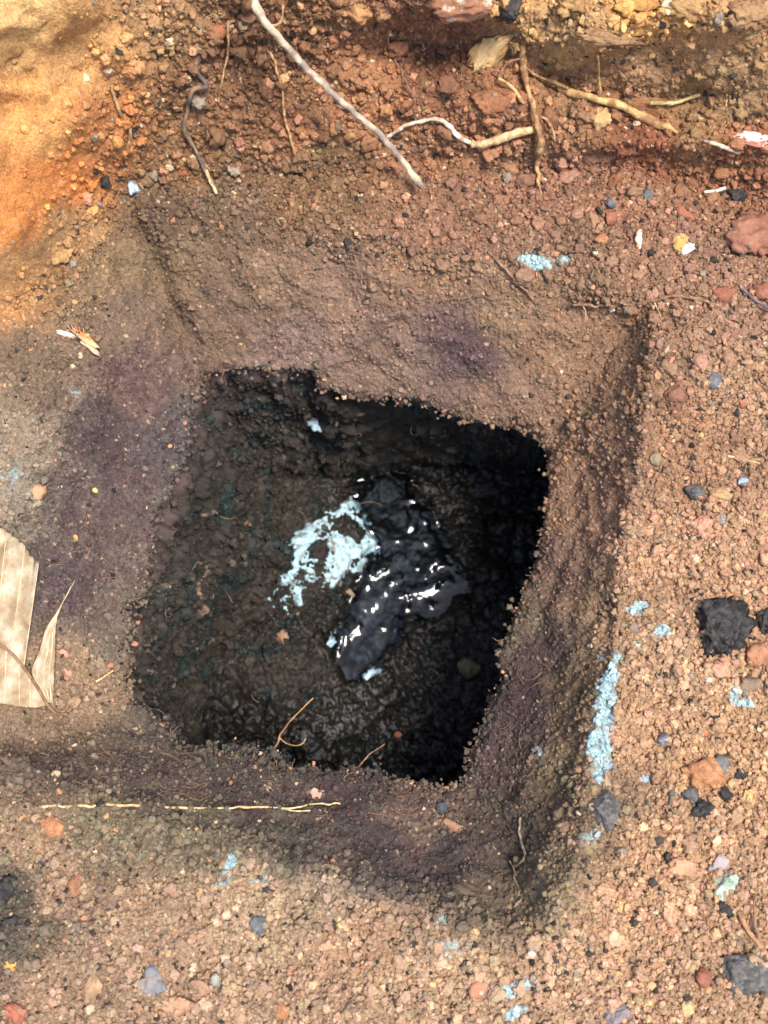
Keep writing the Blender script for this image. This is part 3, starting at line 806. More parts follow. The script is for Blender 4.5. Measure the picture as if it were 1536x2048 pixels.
OCR1 = stone_mat((200, 156, 100), 0.95, 0.7, (160, 118, 78), 60, 0.003)
OCR2 = stone_mat((214, 162, 88), 0.95, 0.7, (176, 126, 72), 60, 0.003)
OCR3 = stone_mat((176, 136, 94), 0.95, 0.7, (140, 102, 70), 60, 0.003)
ST = [
 # name, label, category, u, v, a, b, rot, material, facets, flat
 ('charcoal_lump','largest charcoal lump, blocky and matt black, right of the hole','charcoal',1440,1262,66,66,15,CHAR,9,0.85),
 ('charcoal_lump','dark charcoal piece lying on top edge of the largest charcoal lump','charcoal',1430,1205,32,24,10,DKGY,6,0.7),
 ('charcoal_lump','rounded black charcoal lump cut by right edge of the picture','charcoal',1535,1238,30,34,20,CHAR,6,0.8),
 ('charcoal_lump','black charcoal lump at foot of the bank, above the big red stone','charcoal',1475,392,26,24,0,CHAR,5,0.85),
 ('grey_stone','silvery grey stone at the lower end of the pale blue streak','stone',1204,1622,40,42,-20,DKGY,6,0.75),
 ('charcoal_ball','round black charcoal ball, larger of the close pair','charcoal',1404,1622,24,21,10,CHAR,3,0.9),
 ('charcoal_ball','greyer charcoal ball touching the larger black one','charcoal',1378,1592,20,19,0,DKGY,2,0.9),
 ('charcoal_ball','small charcoal ball left of the close charcoal pair','charcoal',1345,1598,12,17,-10,DKGY,3,0.85),
 ('charcoal_ball','small black charcoal ball beside the large orange clod','charcoal',1449,1588,14,14,0,CHAR,3,0.9),
 ('charcoal_ball','black charcoal crumb with rough skin above the square wood chip','charcoal',1481,1549,15,12,0,CHAR,4,0.8),
 ('orange_clod','large orange-brown clod with streaked face, right of the pale streak','clod',1408,1545,46,40,30,ORNG,3,0.7),
 ('grey_stone','smooth flat grey stone beside the large orange clod','stone',1446,1528,18,22,-30,GREY,4,0.6),
 ('blue_stone','pale blue flat stone below the end of the pale streak','stone',1289,1558,15,20,0,PBLU,5,0.6),
 ('salmon_stone','smooth salmon pink stone on the gravel near the right edge','stone',1402,1052,29,22,25,SALM,5,0.6),
 ('dark_stone','dark grey stone beside an ochre stone right of the hole','stone',1390,986,23,15,10,DKGY,5,0.7),
 ('ochre_stone','ochre stone right beside the dark grey one','stone',1441,992,24,18,10,stone_mat((190,150,100),0.8,0.4,(160,128,92),160),4,0.7),
 ('blue_chip','small pale blue chip above the ochre stone','chip',1487,963,12,10,0,PBLU,5,0.5),
 ('grey_stone','bluish grey stone half buried in the upper right gravel','stone',1426,760,18,20,-25,BLGY,4,0.6),
 ('brown_clod','large crumbly clod below the bluish grey half buried stone','clod',1345,790,30,36,0,CLO2,2,0.7),
 ('red_stone','big flat brick-red stone cut by right edge under the bank','stone',1510,468,62,56,12,stone_mat((160,112,88),0.92,0.6,(144,94,72),70,0.002),6,0.5),
 ('pale_chip','whitish rind on the left edge of the big red stone','chip',1476,448,10,22,35,WHIT,5,0.4),
 ('shell_chip','ochre and white chip, shiny, in the upper right gravel','chip',1366,488,25,22,-35,OCWH,6,0.5),
 ('orange_stone','orange pebble left of the white sliver in the upper gravel','pebble',1203,480,15,13,20,ORNG,5,0.7),
 ('white_pebble','cream pebble just below the orange pebble in upper gravel','pebble',1191,508,8,9,0,stone_mat((214,196,156),0.8,0.3),4,0.7),
 ('red_pebble','round dark red pebble in the upper right gravel','pebble',1230,433,20,17,0,REDB,3,0.7),
 ('brown_flake','upright brown flake at the foot of the bank','flake',1228,360,12,24,15,stone_mat((150,98,64),0.85,0.4),7,0.5),
 ('red_clod','salmon red clod between the charcoal and the white sliver','clod',1368,432,24,15,35,stone_mat((170,106,80),0.9,0.5),4,0.7),
 ('red_pebble','reddish pebble with white veins cut by right edge below the red stone','pebble',1528,582,22,24,0,REDB,4,0.7),
 ('red_pebble','square red clod beneath the long pale root','clod',1445,594,24,19,10,stone_mat((160,100,76),0.9,0.5),6,0.7),
 ('grey_stone','blue-grey speckled pebble in the gravel below the red pebble','pebble',1220,412,13,11,0,BLGY,4,0.7),
 ('quartz_chip','shiny dark blue chip under the bank among brown clods','chip',1296,395,11,18,-20,BLGY,7,0.6),
 ('white_chip','white stone chip lying at the top left crease of the pit','chip',268,376,15,15,15,stone_mat((206,222,216),0.6,0.4,(110,124,136),130,0.001,0.4),6,0.8),
 ('pale_pebble','tiny cream pebble on the orange face of the bank','pebble',172,158,8,12,10,stone_mat((226,206,160),0.8,0.3),4,0.8),
 ('dark_pebble','black angular pebble at the foot of the orange bank','pebble',190,341,11,9,0,CHAR,6,0.8),
 ('dark_pebble','dark slate pebble at the left end of the bank foot','pebble',138,524,14,10,15,DKGY,5,0.7),
 ('black_pebble','small black pebble pressed into the upper smooth slope','pebble',412,585,8,8,0,CHAR,5,0.7),
 ('orange_clod','peach coloured clod on the slope left of the hole','clod',80,985,16,18,-15,stone_mat((206,150,112),0.9,0.5),4,0.7),
 ('yellow_pebble','tiny yellow pebble on the dark slope left of the hole','pebble',189,981,6,6,0,YELL,3,0.8),
 ('yellow_pebble','small ochre pebble on the slope above the dead leaf','pebble',150,1076,7,8,0,OCHR,3,0.8),
 ('salmon_chip','angular pink chip beside the folded leaf','chip',135,1345,18,11,50,SALM,7,0.5),
 ('salmon_chip','pale pink chip above the angular one beside the leaf','chip',126,1306,15,9,10,SALM,6,0.5),
 ('teal_stone','pale green-white angular stone in the lower right gravel','stone',1457,1772,36,27,-25,TEAL,8,0.7),
 ('grey_stone','smooth lilac grey stone above the pale green one','stone',1440,1725,19,24,20,stone_mat((176,158,152),0.7,0.4),5,0.6),
 ('dark_stone','large dark slate grey stone near lower right corner','stone',1492,1948,58,44,-10,DKGY,7,0.6),
 ('brown_clod','red-brown lump left of the large dark slate stone','clod',1405,1955,17,20,0,REDB,4,0.8),
 ('salmon_stone','pale salmon pointed chip below the smoothed right corner','chip',1229,1872,16,22,15,stone_mat((222,178,142),0.7,0.4),7,0.5),
 ('wood_chip','square yellow wood chip near the right edge','chip',1496,1602,17,25,8,stone_mat((222,176,112),0.8,0.3,(200,150,90),120),9,0.3),
 ('wood_chip','long tan chip cut by right edge next to the blue ring','chip',1525,1392,22,10,-30,stone_mat((214,172,112),0.8,0.3),8,0.4),
 ('wood_chip','narrow tan chip standing in gravel below the right corner','chip',1244,1818,9,24,25,stone_mat((206,170,116),0.8,0.3),7,0.5),
 ('salmon_clod','large smooth sandy clod in the lower right gravel','clod',1360,1735,34,24,-15,stone_mat((200,150,112),0.9,0.4),5,0.6),
 ('olive_pebble','olive tan pebble above the narrow tan chip','pebble',1381,1774,15,12,10,stone_mat((180,160,120),0.8,0.4),3,0.7),
 ('charcoal_ball','round charcoal pair half hidden under the pale green stone','charcoal',1448,1822,22,15,30,CHAR,4,0.8),
 ('charcoal_lump','flat charcoal chip below the smooth sandy clod','charcoal',1340,1748,14,9,20,CHAR,6,0.6),
 ('charcoal_lump','small blue-black lump in the gravel at bottom middle right','charcoal',1154,1870,10,9,0,DKGY,4,0.8),
 ('grey_pebble','pale grey pebble near the corner below the smoothed slope','pebble',1064,1907,9,9,0,stone_mat((196,188,170),0.7,0.3),3,0.8),
 ('yellow_pebble','yellow pebble beside a rounded clod at bottom centre','pebble',870,1966,11,10,20,YELL,5,0.6),
 ('rounded_clod','round reddish clod right of the yellow pebble at bottom centre','clod',955,1978,20,19,0,stone_mat((184,124,94),0.9,0.4),2,0.8),
 ('grey_stone','large rounded lilac grey stone cut by the bottom edge','stone',1235,2030,30,28,0,stone_mat((150,134,128),0.75,0.5,(120,108,108),90),3,0.7),
 ('yellow_pebble','smooth yellow pebble right of the rounded lilac grey stone','pebble',1293,2010,14,10,-10,YELL,3,0.6),
 ('ochre_pebble','translucent ochre pebble at the bottom right','pebble',1376,2020,15,19,-30,stone_mat((200,176,120),0.5,0.4),4,0.7),
 ('orange_chip','bright orange chip at the left edge near the bottom','chip',17,1928,20,17,10,stone_mat((228,166,84),0.75,0.3,(206,140,64),120),7,0.5),
 ('red_clod','brick-red clod in the bottom left corner','clod',28,2026,33,24,5,stone_mat((184,112,84),0.9,0.5),4,0.7),
 ('orange_clod','ochre orange clod where the lower slope meets the gravel','clod',105,1652,28,22,30,ORNG,4,0.7),
 ('grey_stone','blue-grey stone in the gravel below the pale patch','stone',517,1852,19,19,10,BLGY,5,0.7),
 ('grey_stone','blue-grey tipped clod in the lower left gravel','clod',305,1965,32,34,0,stone_mat((146,132,118),0.9,0.5,(112,116,124),60),3,0.7),
 ('tan_clod','tall sandy clod left of the blue-grey tipped clod','clod',188,1968,22,36,8,stone_mat((182,144,106),0.9,0.5),5,0.6),
 ('tan_clod','wide pinkish clod at the bottom edge left of centre','clod',355,2012,37,23,-8,stone_mat((190,142,110),0.9,0.5),4,0.6),
 ('teal_stone','pale grey-green pebble in the gravel at bottom left of centre','pebble',434,1962,12,15,-20,stone_mat((160,160,142),0.75,0.4),4,0.7),
 ('orange_stone','orange stone at the bottom edge left of centre','pebble',562,2020,15,21,10,ORNG,4,0.7),
 ('yellow_chip','bright yellow chip lying where the slope ends below the hole','chip',682,1852,12,10,10,YELL,6,0.5),
 ('pale_pebble','small pale blue pebble below the lower left slope','pebble',278,1712,8,10,20,stone_mat((190,212,206),0.7,0.3),4,0.7),
 ('tan_clod','oval clod at the left among dark charcoal streaks','clod',152,1768,16,30,5,CLOD,3,0.7),
 ('charcoal_lump','black charcoal streak in the gravel at lower left','charcoal',125,1806,26,9,0,CHAR,5,0.6),
 ('charcoal_lump','dark charcoal patch at the left edge above the crumbly clods','charcoal',15,1775,22,28,20,CHAR,5,0.4),
 ('charcoal_lump','charcoal crumb at the start of the gravel on the left','charcoal',84,1726,20,10,30,CHAR,5,0.6),
 ('charcoal_lump','charcoal chip in dark soil above the orange chip','charcoal',22,1850,24,18,-25,CHAR,5,0.4),
 ('charcoal_lump','round charcoal crumb beneath the orange clod on the left','charcoal',243,1708,10,10,0,CHAR,4,0.8),
 ('brown_flake','triangular brown flake on the lower slope near the hole corner','flake',903,1650,32,12,30,stone_mat((164,122,92),0.9,0.4),7,0.6),
 ('blue_pebble','dark blue pebble on the corner clump below the hole','pebble',884,1618,13,13,0,stone_mat((84,86,92),0.8,0.5),4,0.8),
 ('salmon_chip','pale pink chip on the dark ledge below the hole','chip',634,1587,15,14,-20,stone_mat((208,160,136),0.85,0.3),6,0.5),
 ('rounded_clod','blue ringed clod near the right edge','clod',1502,1374,24,22,0,stone_mat((150,124,102),0.9,0.5),3,0.7),
 ('grey_stone','rough grey pebble right of the two blue patches','pebble',1268,1258,14,18,0,stone_mat((140,122,108),0.9,0.5),4,0.6),
 ('speckled_stone','grey speckled pebble in the gravel right of the pale streak','pebble',1327,1478,14,13,0,stone_mat((140,140,140),0.7,0.6,(90,94,104),300),4,0.7),
 ('brown_clod','warm brown clod under the largest charcoal lump','clod',1520,1310,36,30,-20,stone_mat((178,124,90),0.9,0.5),5,0.7),
 ('cream_chip','cream white chip in gravel left of the blue ring','chip',1376,1350,9,11,-30,stone_mat((216,206,170),0.7,0.3),6,0.5),
 ('white_chip','small white chip right of the cream one','chip',1416,1360,7,6,0,WHIT,5,0.6),
 ('white_chip','small white chip near the salmon pink stone','chip',1390,1115,8,7,-20,WHIT,5,0.6),
 ('red_chip','orange-red crumb in the gravel below the blue ring','chip',1410,1466,7,8,-10,stone_mat((192,116,82),0.85,0.4),4,0.7),
 ('red_chip','thin red sliver near the upper right of the pit','chip',1292,740,4,11,5,stone_mat((178,96,68),0.85,0.4),6,0.6),
 ('red_chip','red flake under the bluish grey half buried stone','chip',1484,805,8,16,10,stone_mat((178,112,84),0.85,0.4),6,0.6),
 ('charcoal_lump','blue-black streaky lump in gravel below the blue ring','charcoal',1424,1430,13,20,0,CHAR,5,0.6),
 ('rounded_clod','soft grey clod on top of the gravel by the upper dark stone','clod',1310,920,14,18,-15,stone_mat((150,130,100),0.9,0.4),3,0.7),
 # pieces sitting in the bank
 ('red_rock','reddish and white rock jutting out at the top of the bank','rock',925,12,76,42,14,REWH,5,0.8),
 ('dark_rock','purplish black rock at the top beside the reddish one','rock',1010,16,34,30,0,stone_mat((84,76,70),0.85,0.7,(58,53,49),90,0.002),5,0.8),
 ('ochre_rock','broad ochre rock at the top edge, leftmost of the row','rock',1160,8,58,38,8,OCR1,-2,0.55),
 ('ochre_rock','brightest orange-yellow rock in the middle of the top edge','rock',1272,4,62,46,-4,OCR2,-2,0.55),
 ('ochre_rock','ochre rock with pale top right of the brightest one','rock',1390,10,64,34,6,OCR1,-2,0.55),
 ('ochre_rock','dull tan rock at the top right corner','rock',1500,30,56,36,-10,OCR3,-2,0.55),
 ('tan_rock','long tan lump of clay below the ochre rocks','rock',1230,78,90,22,4,OCR3,-2,0.5),
 ('pale_rock','pale yellow wedge of rock under the dark rock in the bank','rock',985,95,62,30,-40,TANW,7,0.7),
 ('pale_rock','tan rock lump at the top centre of the bank','rock',715,18,46,30,10,stone_mat((186,140,92),0.9,0.5,(160,112,72),60),4,0.7),
 ('red_rock','small brick-red stone high on the left of the bank','stone',430,62,24,16,-20,stone_mat((166,104,72),0.9,0.4),5,0.7),
 ('pale_chip','cream chip stuck in the bank beside the twig','chip',482,48,17,12,25,stone_mat((224,196,140),0.8,0.4),6,0.6),
 ('tan_lump','pale tan lump hanging below the thick yellow root','clod',1203,240,20,26,20,stone_mat((206,164,110),0.85,0.4),4,0.8),
 ('white_chip','pink and white rind in the bank at far right','chip',1500,278,38,16,10,stone_mat((222,190,176),0.8,0.4,(176,104,84),70,0.001,0.3,(0.5,0.58)),6,0.5),
 ('pale_chip','yellow chip in the bank right of the thick root','chip',1412,232,26,9,-6,YELL,5,0.5),
 ('red_clod','red-orange crumb at the foot of the bank on the left','clod',365,345,9,9,0,stone_mat((178,108,72),0.9,0.4),4,0.7),
 ('red_clod','warm clod pressed in the bank under the white root','clod',985,205,46,32,0,stone_mat((162,110,76),0.95,0.6,(140,92,62),90,0.002),2,0.45),
 ('brown_clod','crumbly clod at the foot of the bank below the root tip','clod',1055,365,26,20,0,CLO2,4,0.7),
]
for (nm, lb, ct, u, v, a, b, r, mt, fc, fl) in ST:
    stone(nm, lb, ct, u, v, a, b, r, mt, fc + 2, 0.42, 0.55 if (mt is CHAR or fc < 0) else 0.30, fl, sink=0.42 if max(a, b) > 40 else 0.3, sub=ICO4 if max(a, b) > 24 else ICO3)

# plain clods, one object each, sharing mesh data; each takes the colour of the soil it came from
mc, ntc, bc = new_mat('soil_clod')
_oi = N(ntc, 'ShaderNodeObjectInfo')
_tc, _nz = add_bump(ntc, bc, 3.2, 0.0014, 8)
mix_mul(ntc, _oi.outputs['Color'], _nz.outputs['Fac'], 0.6, 1.4, bc)
bc.inputs['Roughness'].default_value = 0.92; bc.inputs['Specular IOR Level'].default_value = 0.25
CL_SHAPES = []
for k in range(12):
    vt = rock_verts(ICO3[0], 800 + k, [1, 3, 5, 7][k % 4], 0.75, 0.34, 1.5)
    me = make_mesh('soil_clod', vt / np.abs(vt).max(), ICO3[1], True); me.materials.append(mc); CL_SHAPES.append(me)
_cut = {'near', 'in', 'on', 'at', 'beside', 'with', 'lying', 'left', 'right', 'below', 'above', 'cut', 'under', 'between', 'half', 'touching', 'where', 'along', 'from', 'stuck', 'hanging', 'just', 'right', 'pressed', 'jutting', 'next', 'standing', 'high', 'beneath', 'among', 'and', 'of'}
def short_name(lb):
    ws = lb.split(',')[0].split(); out = []
    for k, w_ in enumerate(ws):
        if k > 1 and w_ in _cut: break
        out.append(w_)
    return ' '.join(out)
RANK = ['nearest', 'second nearest', 'third nearest', 'fourth nearest', 'fifth nearest', 'sixth nearest', 'seventh nearest', 'eighth nearest', 'ninth nearest', 'tenth nearest']
CLODS = []
def clods(n, box, ok, lo, hi, group):
    made = 0; tries = 0; pts = []
    while made < n and tries < n * 60:
        tries += 1
        u = rng.uniform(box[0], box[2]); v = rng.uniform(box[1], box[3])
        pt, nr, j, i = surf(u, v)
        if not ok(u, v, LOOSE[j[0], i[0]], D[j[0], i[0]]): continue
        if any((u - x) ** 2 + (v - y) ** 2 < (hi * 2.1) ** 2 for x, y in pts): continue
        if any((u - t[3]) ** 2 + (v - t[4]) ** 2 < (max(t[5], t[6]) + hi * 0.6) ** 2 for t in ST): continue
        sz = rng.uniform(lo, hi); k = depth(pt[0]) / PPM * sz
        o = obj('soil_clod', CL_SHAPES[rng.integers(len(CL_SHAPES))], None, cat='clod', group=group)
        o.location = pt[0] + nr[0] * k * 0.15
        o.scale = (k * rng.uniform(0.8, 1.25), k * rng.uniform(0.8, 1.2), k * rng.uniform(0.6, 0.9))
        o.rotation_euler = (rng.uniform(-0.4, 0.4), rng.uniform(-0.4, 0.4), rng.uniform(0, 6.28))
        c = soil_colour(np.array([u]), np.array([v]))[0] * rng.uniform(0.85, 1.22) * (1 + rng.normal(0, 0.03, 3))
        o.color = (float(c[0]), float(c[1]), float(c[2]), 1)
        pts.append((u, v)); made += 1
        CLODS.append((o, u, v, sz / hi))
clods(62, (0, 1650, 1250, 2048), lambda u, v, L, d: L > 0.7 and d > 120, 10, 22, 'clods below the hole')
clods(48, (1230, 900, 1536, 2048), lambda u, v, L, d: L > 0.7, 9, 20, 'clods right of the hole')
clods(55, (860, 330, 1536, 900), lambda u, v, L, d: L > 0.6, 10, 23, 'clods under the bank')
clods(28, (420, 40, 1200, 330), lambda u, v, L, d: L > 0.5, 12, 28, 'clods in the bank')
clods(8, (110, 1290, 250, 1470), lambda u, v, L, d: L > 0.4 and d > 10, 8, 14, 'clods beside the leaf')
_names = {}
for t in ST: _names.setdefault(short_name(t[1]), []).append(t)
_land = [t for t in ST if len(_names[short_name(t[1])]) == 1 and 0 < t[3] < 1536]
_near = {}
for (o, u, v, f_) in CLODS:
    t = min(_land, key=lambda t: (t[3] - u) ** 2 + (t[4] - v) ** 2)
    dx, dy = u - t[3], v - t[4]
    way = ('right of' if dx > 0 else 'left of') if abs(dx) > abs(dy) else ('below' if dy > 0 else 'above')
    _near.setdefault((short_name(t[1]), way), []).append((math.hypot(dx, dy), o, f_))
for (nm, way), lst in _near.items():
    for r_, (d_, o, f_) in enumerate(sorted(lst, key=lambda x: x[0])):
        o['label'] = '%s soil clod %s %s the %s' % ('big crumbly' if f_ > 0.8 else 'crumbly' if f_ > 0.55 else 'small crumbly', RANK[min(r_, 9)], way, nm)

# ------------------------------------------------------------------ roots, twigs, straws
def catmull(p, n):
    p = np.asarray(p, float)
    if len(p) == 2: return p[0] + (p[1] - p[0]) * np.linspace(0, 1, n)[:, None]
    e = np.vstack([2 * p[0] - p[1], p, 2 * p[-1] - p[-2]])
    out = []
    per = max(3, n // (len(p) - 1))
    for i in range(len(p) - 1):
        a, b, c, d = e[i:i + 4]
        for t in np.linspace(0, 1, per, endpoint=False):
            out.append(0.5 * (2 * b + (c - a) * t + (2 * a - 5 * b + 4 * c - d) * t * t + (3 * b - a - 3 * c + d) * t ** 3))
    out.append(p[-1])
    return np.array(out)

def tube_arrays(path, rad, sides=8, seed=0, rough=0.12):
    n = len(path); T = np.gradient(path, axis=0); T /= np.linalg.norm(T, axis=1)[:, None] + 1e-12
    ref = np.array([0.13, 0.21, 0.97]); A = np.cross(T, ref); A /= np.linalg.norm(A, axis=1)[:, None] + 1e-12; B = np.cross(T, A)
    th = np.linspace(0, 2 * np.pi, sides, endpoint=False)
    ring = path[:, None, :] + (A[:, None, :] * np.cos(th)[None, :, None] + B[:, None, :] * np.sin(th)[None, :, None]) * rad[:, None, None]
    nn = vnoise(ring / (rad.mean() * 2.2) + seed, seed % 50)
    ring = path[:, None, :] + (ring - path[:, None, :]) * (1 + rough * nn[..., None])
    v = ring.reshape(-1, 3); i = np.arange(n * sides).reshape(n, sides)
    f = np.stack([i[:-1], np.roll(i[:-1], -1, 1), np.roll(i[1:], -1, 1), i[1:]], -1).reshape(-1, 4)
    v = np.vstack([v, path[:1], path[-1:]])
    c0 = np.stack([np.full(sides, n * sides), np.roll(i[0], -1), i[0]], -1); c1 = np.stack([np.full(sides, n * sides + 1), i[-1], np.roll(i[-1], -1)], -1)
    return v, [f, np.concatenate([c0, c1])]

def px_path(pts, n, abs_z=False, wig=0.0, seed=0):
    q = catmull(pts, n)
    if wig: q[:, :2] += wig * np.stack([vnoise(q / 14 + seed, 3), vnoise(q / 14 + seed + 9, 4)], -1)
    z = q[:, 2] if abs_z else hz(q[:, 0], q[:, 1]) + q[:, 2] / 1000.0
    return P(q[:, 0], q[:, 1], z)

def root(name, label, cat, pts, r0, r1, mat, n=60, sides=8, wig=1.5, parent=None, abs_z=False, rough=0.22, mid=None, group=None):
    _seed[0] += 1
    if not abs_z and name not in ('twig', 'broken_tip', 'midrib', 'core', 'bark', 'fibre'):
        pts = [(p[0], p[1], p[2] * 0.72) for p in pts]; r0, r1 = r0 * 0.88, r1 * 0.88
        if mid: mid = [(m[0], m[1] * 0.88) for m in mid]
    pth = px_path(pts, n, abs_z, wig, _seed[0])
    t = np.linspace(0, 1, len(pth))
    rp = r0 + (r1 - r0) * t if mid is None else np.interp(t, [m[0] for m in mid], [m[1] for m in mid])
    rad = rp / PPM * depth(pth[len(pth) // 2]) * (1 + (0.04 if name == 'twig' else 0.18) * vnoise(np.stack([t * 14 + _seed[0], t * 0, t * 0], -1), 5))
    v, f = tube_arrays(pth, rad, sides, _seed[0], rough)
    return obj(name, make_mesh(name, v, f, True), mat, parent=parent, label=label, cat=cat, group=group)

RT_TAN = stone_mat((192, 152, 102), 0.85, 0.6, (140, 98, 66), 130, 0.0008)
RT_YEL = stone_mat((206, 168, 108), 0.85, 0.6, (146, 104, 68), 90, 0.0010)
RT_WHT = stone_mat((222, 208, 186), 0.85, 0.4, (170, 134, 104), 120, 0.0006)
RT_DRK = stone_mat((92, 80, 74), 0.85, 0.6, (150, 120, 90), 60, 0.0008)
RT_BRN = stone_mat((158, 120, 92), 0.85, 0.5, (120, 90, 70), 200, 0.0006)
RT_TWG = stone_mat((150, 130, 114), 0.8, 0.5, (206, 184, 152), 70, 0.0006, 0.35)
RT_STR = stone_mat((222, 196, 146), 0.7, 0.3, (190, 156, 104), 200, 0.0004)

tw = root('twig', 'long straight grey twig slanting down across the bank', 'twig', [(470,-120,20),(503,-15,34),(526,38,40),(590,112,42),(640,162,42),(700,218,40),(758,268,36),(800,318,28),(832,358,20)],
          11, 9, RT_TWG, 110, 12, 2.0, rough=0.06, mid=[(0, 7), (0.16, 7.4), (0.2, 9.5), (0.25, 7.4), (0.45, 6.6), (0.5, 7.4), (0.55, 6.4), (0.72, 6.4), (0.76, 7.2), (0.8, 6.3), (0.93, 6.8), (1, 8.5)])
root('broken_tip', None, None, [(830,355,20),(838,366,18),(847,374,17)], 10, 3.5, stone_mat((120,112,108),0.85,0.6,(196,170,130),120), 12, 8, 0.5, parent=tw)
root('side_shoot', None, None, [(528,40,40),(545,52,38),(562,42,36),(566,10,34)], 4, 2.5, RT_TAN, 24, 6, 1, parent=tw)
root('root', 'dark hooked root with a pale tip hanging left of the twig', 'root', [(398,105,3),(392,140,6),(414,172,8),(386,180,10),(373,225,10),(370,262,10),(390,300,9),(411,340,8),(424,368,7)], 5.5, 4.5, RT_DRK, 90)
root('root', 'pale stub of root at the foot of the bank below the hooked root', 'root', [(412,340,9),(420,360,8),(433,388,6)], 4.5, 3.6, RT_STR, 16)
root('root', 'thin tan root hanging from the top just left of the twig', 'root', [(470,40,5),(456,52,8),(457,95,9),(449,140,8),(441,172,7),(436,205,4)], 3.6, 2.2, RT_TAN, 60)
root('root', 'thin tan root hanging under the middle of the twig', 'root', [(530,95,3),(545,112,6),(553,140,7),(564,178,7),(569,228,7),(582,285,6),(596,322,4)], 3.6, 2.6, RT_TAN, 70)
root('root', 'short pale root on the orange side of the bank', 'root', [(222,168,5),(232,205,6),(246,238,7),(260,258,7),(259,285,7),(254,306,4)], 3.5, 4.2, RT_TAN, 50)
wr = root('root', 'white wavy root lying across the bank beside the twig end', 'root', [(775,272,4),(790,263,8),(832,245,9),(872,238,9),(898,252,9),(922,276,9),(948,288,8)], 4, 6, RT_WHT, 80, wig=2.5)
root('thick_end', None, None, [(944,288,8),(970,287,9),(1003,277,9),(1040,264,8),(1078,256,4)], 10, 9, stone_mat((214,180,132),0.85,0.5,(170,128,88),120,0.001), 40, 9, 1.5, parent=wr)
vr = root('root', 'knobbly tan root hanging straight down in the middle of the bank', 'root', [(1046,92,6),(1048,140,10),(1055,178,11),(1066,215,10),(1076,250,11),(1082,285,11),(1074,325,10),(1077,355,9),(1083,398,5)], 7, 2.2, RT_TAN, 110, 9, 3.0,
          rough=0.3, mid=[(0, 7.5), (0.3, 7), (0.45, 5), (0.6, 8), (0.8, 6), (0.92, 3), (1, 1.6)])
root('branch', None, None, [(1046,116,10),(1018,124,12),(1002,142,12),(998,156,11)], 2.4, 2.2, RT_BRN, 26, 6, 1, parent=vr)
root('branch', None, None, [(998,156,11),(1022,172,11),(1036,190,10),(1048,208,7)], 3.4, 4.2, RT_YEL, 26, 6, 1.2, parent=vr)
root('branch', None, None, [(1080,232,11),(1094,240,11),(1105,262,10),(1110,284,6)], 3.4, 3, RT_TAN, 24, 6, 1.2, parent=vr)
br = root('root', 'thick yellowish root slanting right across the bank', 'root', [(1118,172,2),(1140,183,5),(1190,197,8),(1250,214,8),(1300,240,8),(1330,255,6),(1356,264,2)], 10, 7, RT_YEL, 90, 11, 2.5, rough=0.3,
          mid=[(0, 6), (0.15, 9), (0.4, 8), (0.6, 10), (0.85, 8.5), (1, 3)])
root('rootlet', None, None, [(1052,135,10),(1075,152,12),(1105,163,12),(1136,176,12)], 3.2, 3.6, RT_TAN, 30, 6, 1.5, parent=br)
root('rootlet', None, None, [(1196,110,6),(1197,150,12),(1201,190,13)], 2.6, 3.4, RT_TAN, 24, 6, 1.5, parent=br)
root('root', 'hair thin root hanging in loops in the middle of the bank', 'root', [(774,66,4),(781,100,6),(800,140,7),(815,170,7),(829,200,7),(829,235,8),(842,268,7),(872,285,4)], 1.7, 1.3, RT_BRN, 80, 5, 3)
lr = root('root', 'long pale brown root running along the gravel under the bank', 'root', [(1148,610,3),(1200,612,4),(1262,608,5),(1310,600,6),(1345,592,6),(1392,598,6),(1446,615,3)], 3.2, 3.6, RT_BRN, 90, 6, 3)
root('rootlet', None, None, [(1310,606,5),(1316,620,5),(1322,634,3)], 1.8, 1.2, RT_STR, 16, 5, 1, parent=lr)
root('rootlet', None, None, [(1205,600,5),(1214,580,7),(1232,558,6),(1262,540,4)], 1.2, 0.9, RT_BRN, 24, 5, 2, parent=lr)
root('rootlet', None, None, [(1225,604,5),(1262,578,6),(1300,566,6),(1338,560,4)], 1.1, 0.8, RT_BRN, 24, 5, 2, parent=lr)
root('rootlet', None, None, [(1166,612,4),(1172,624,4),(1170,640,3)], 1.4, 1.0, RT_STR, 14, 5, 1, parent=lr)
root('root', 'straight brown root end above the right part of the slope', 'root', [(985,512,2),(1030,558,4),(1068,602,3)], 3.2, 3.8, RT_BRN, 40, 6, 2)
root('root', 'purplish root stub at the right edge above the gravel', 'root', [(1484,578,3),(1510,600,5),(1545,622,5)], 3.5, 4, stone_mat((128,108,112),0.8,0.4), 30, 6, 1)
root('straw', 'pale straw lying on the gravel near the right edge', 'straw', [(1430,907,3),(1470,915,4),(1520,927,3)], 3.0, 1.8, RT_STR, 24, 6, 0.6)
root('root', 'long yellow root lying level along the slope below the hole', 'root', [(78,1614,2),(160,1612,4),(240,1611,4),(330,1614,4),(420,1617,4),(500,1613,4),(575,1617,4.5),(620,1610,4.5),(682,1606,2)], 3.0, 2.4, RT_STR, 150, 6, 2.5)
root('root', 'curly yellow rootlets crossing the right end of the level root', 'root', [(505,1603,2),(545,1612,3),(590,1622,3),(622,1622,2)], 2.4, 1.8, RT_STR, 40, 6, 2.5)
rz = float(hz(562, 1512)[0])
hr = root('root', 'thin tan root curling out over the dark hole from its lower edge', 'root', [(545,1500,rz-0.004),(556,1484,rz+0.002),(562,1468,rz+0.008),(580,1443,rz+0.016),(602,1420,rz+0.022),(626,1396,rz+0.026)], 2.2, 1.3, RT_TAN, 50, 6, 1.0, abs_z=True)
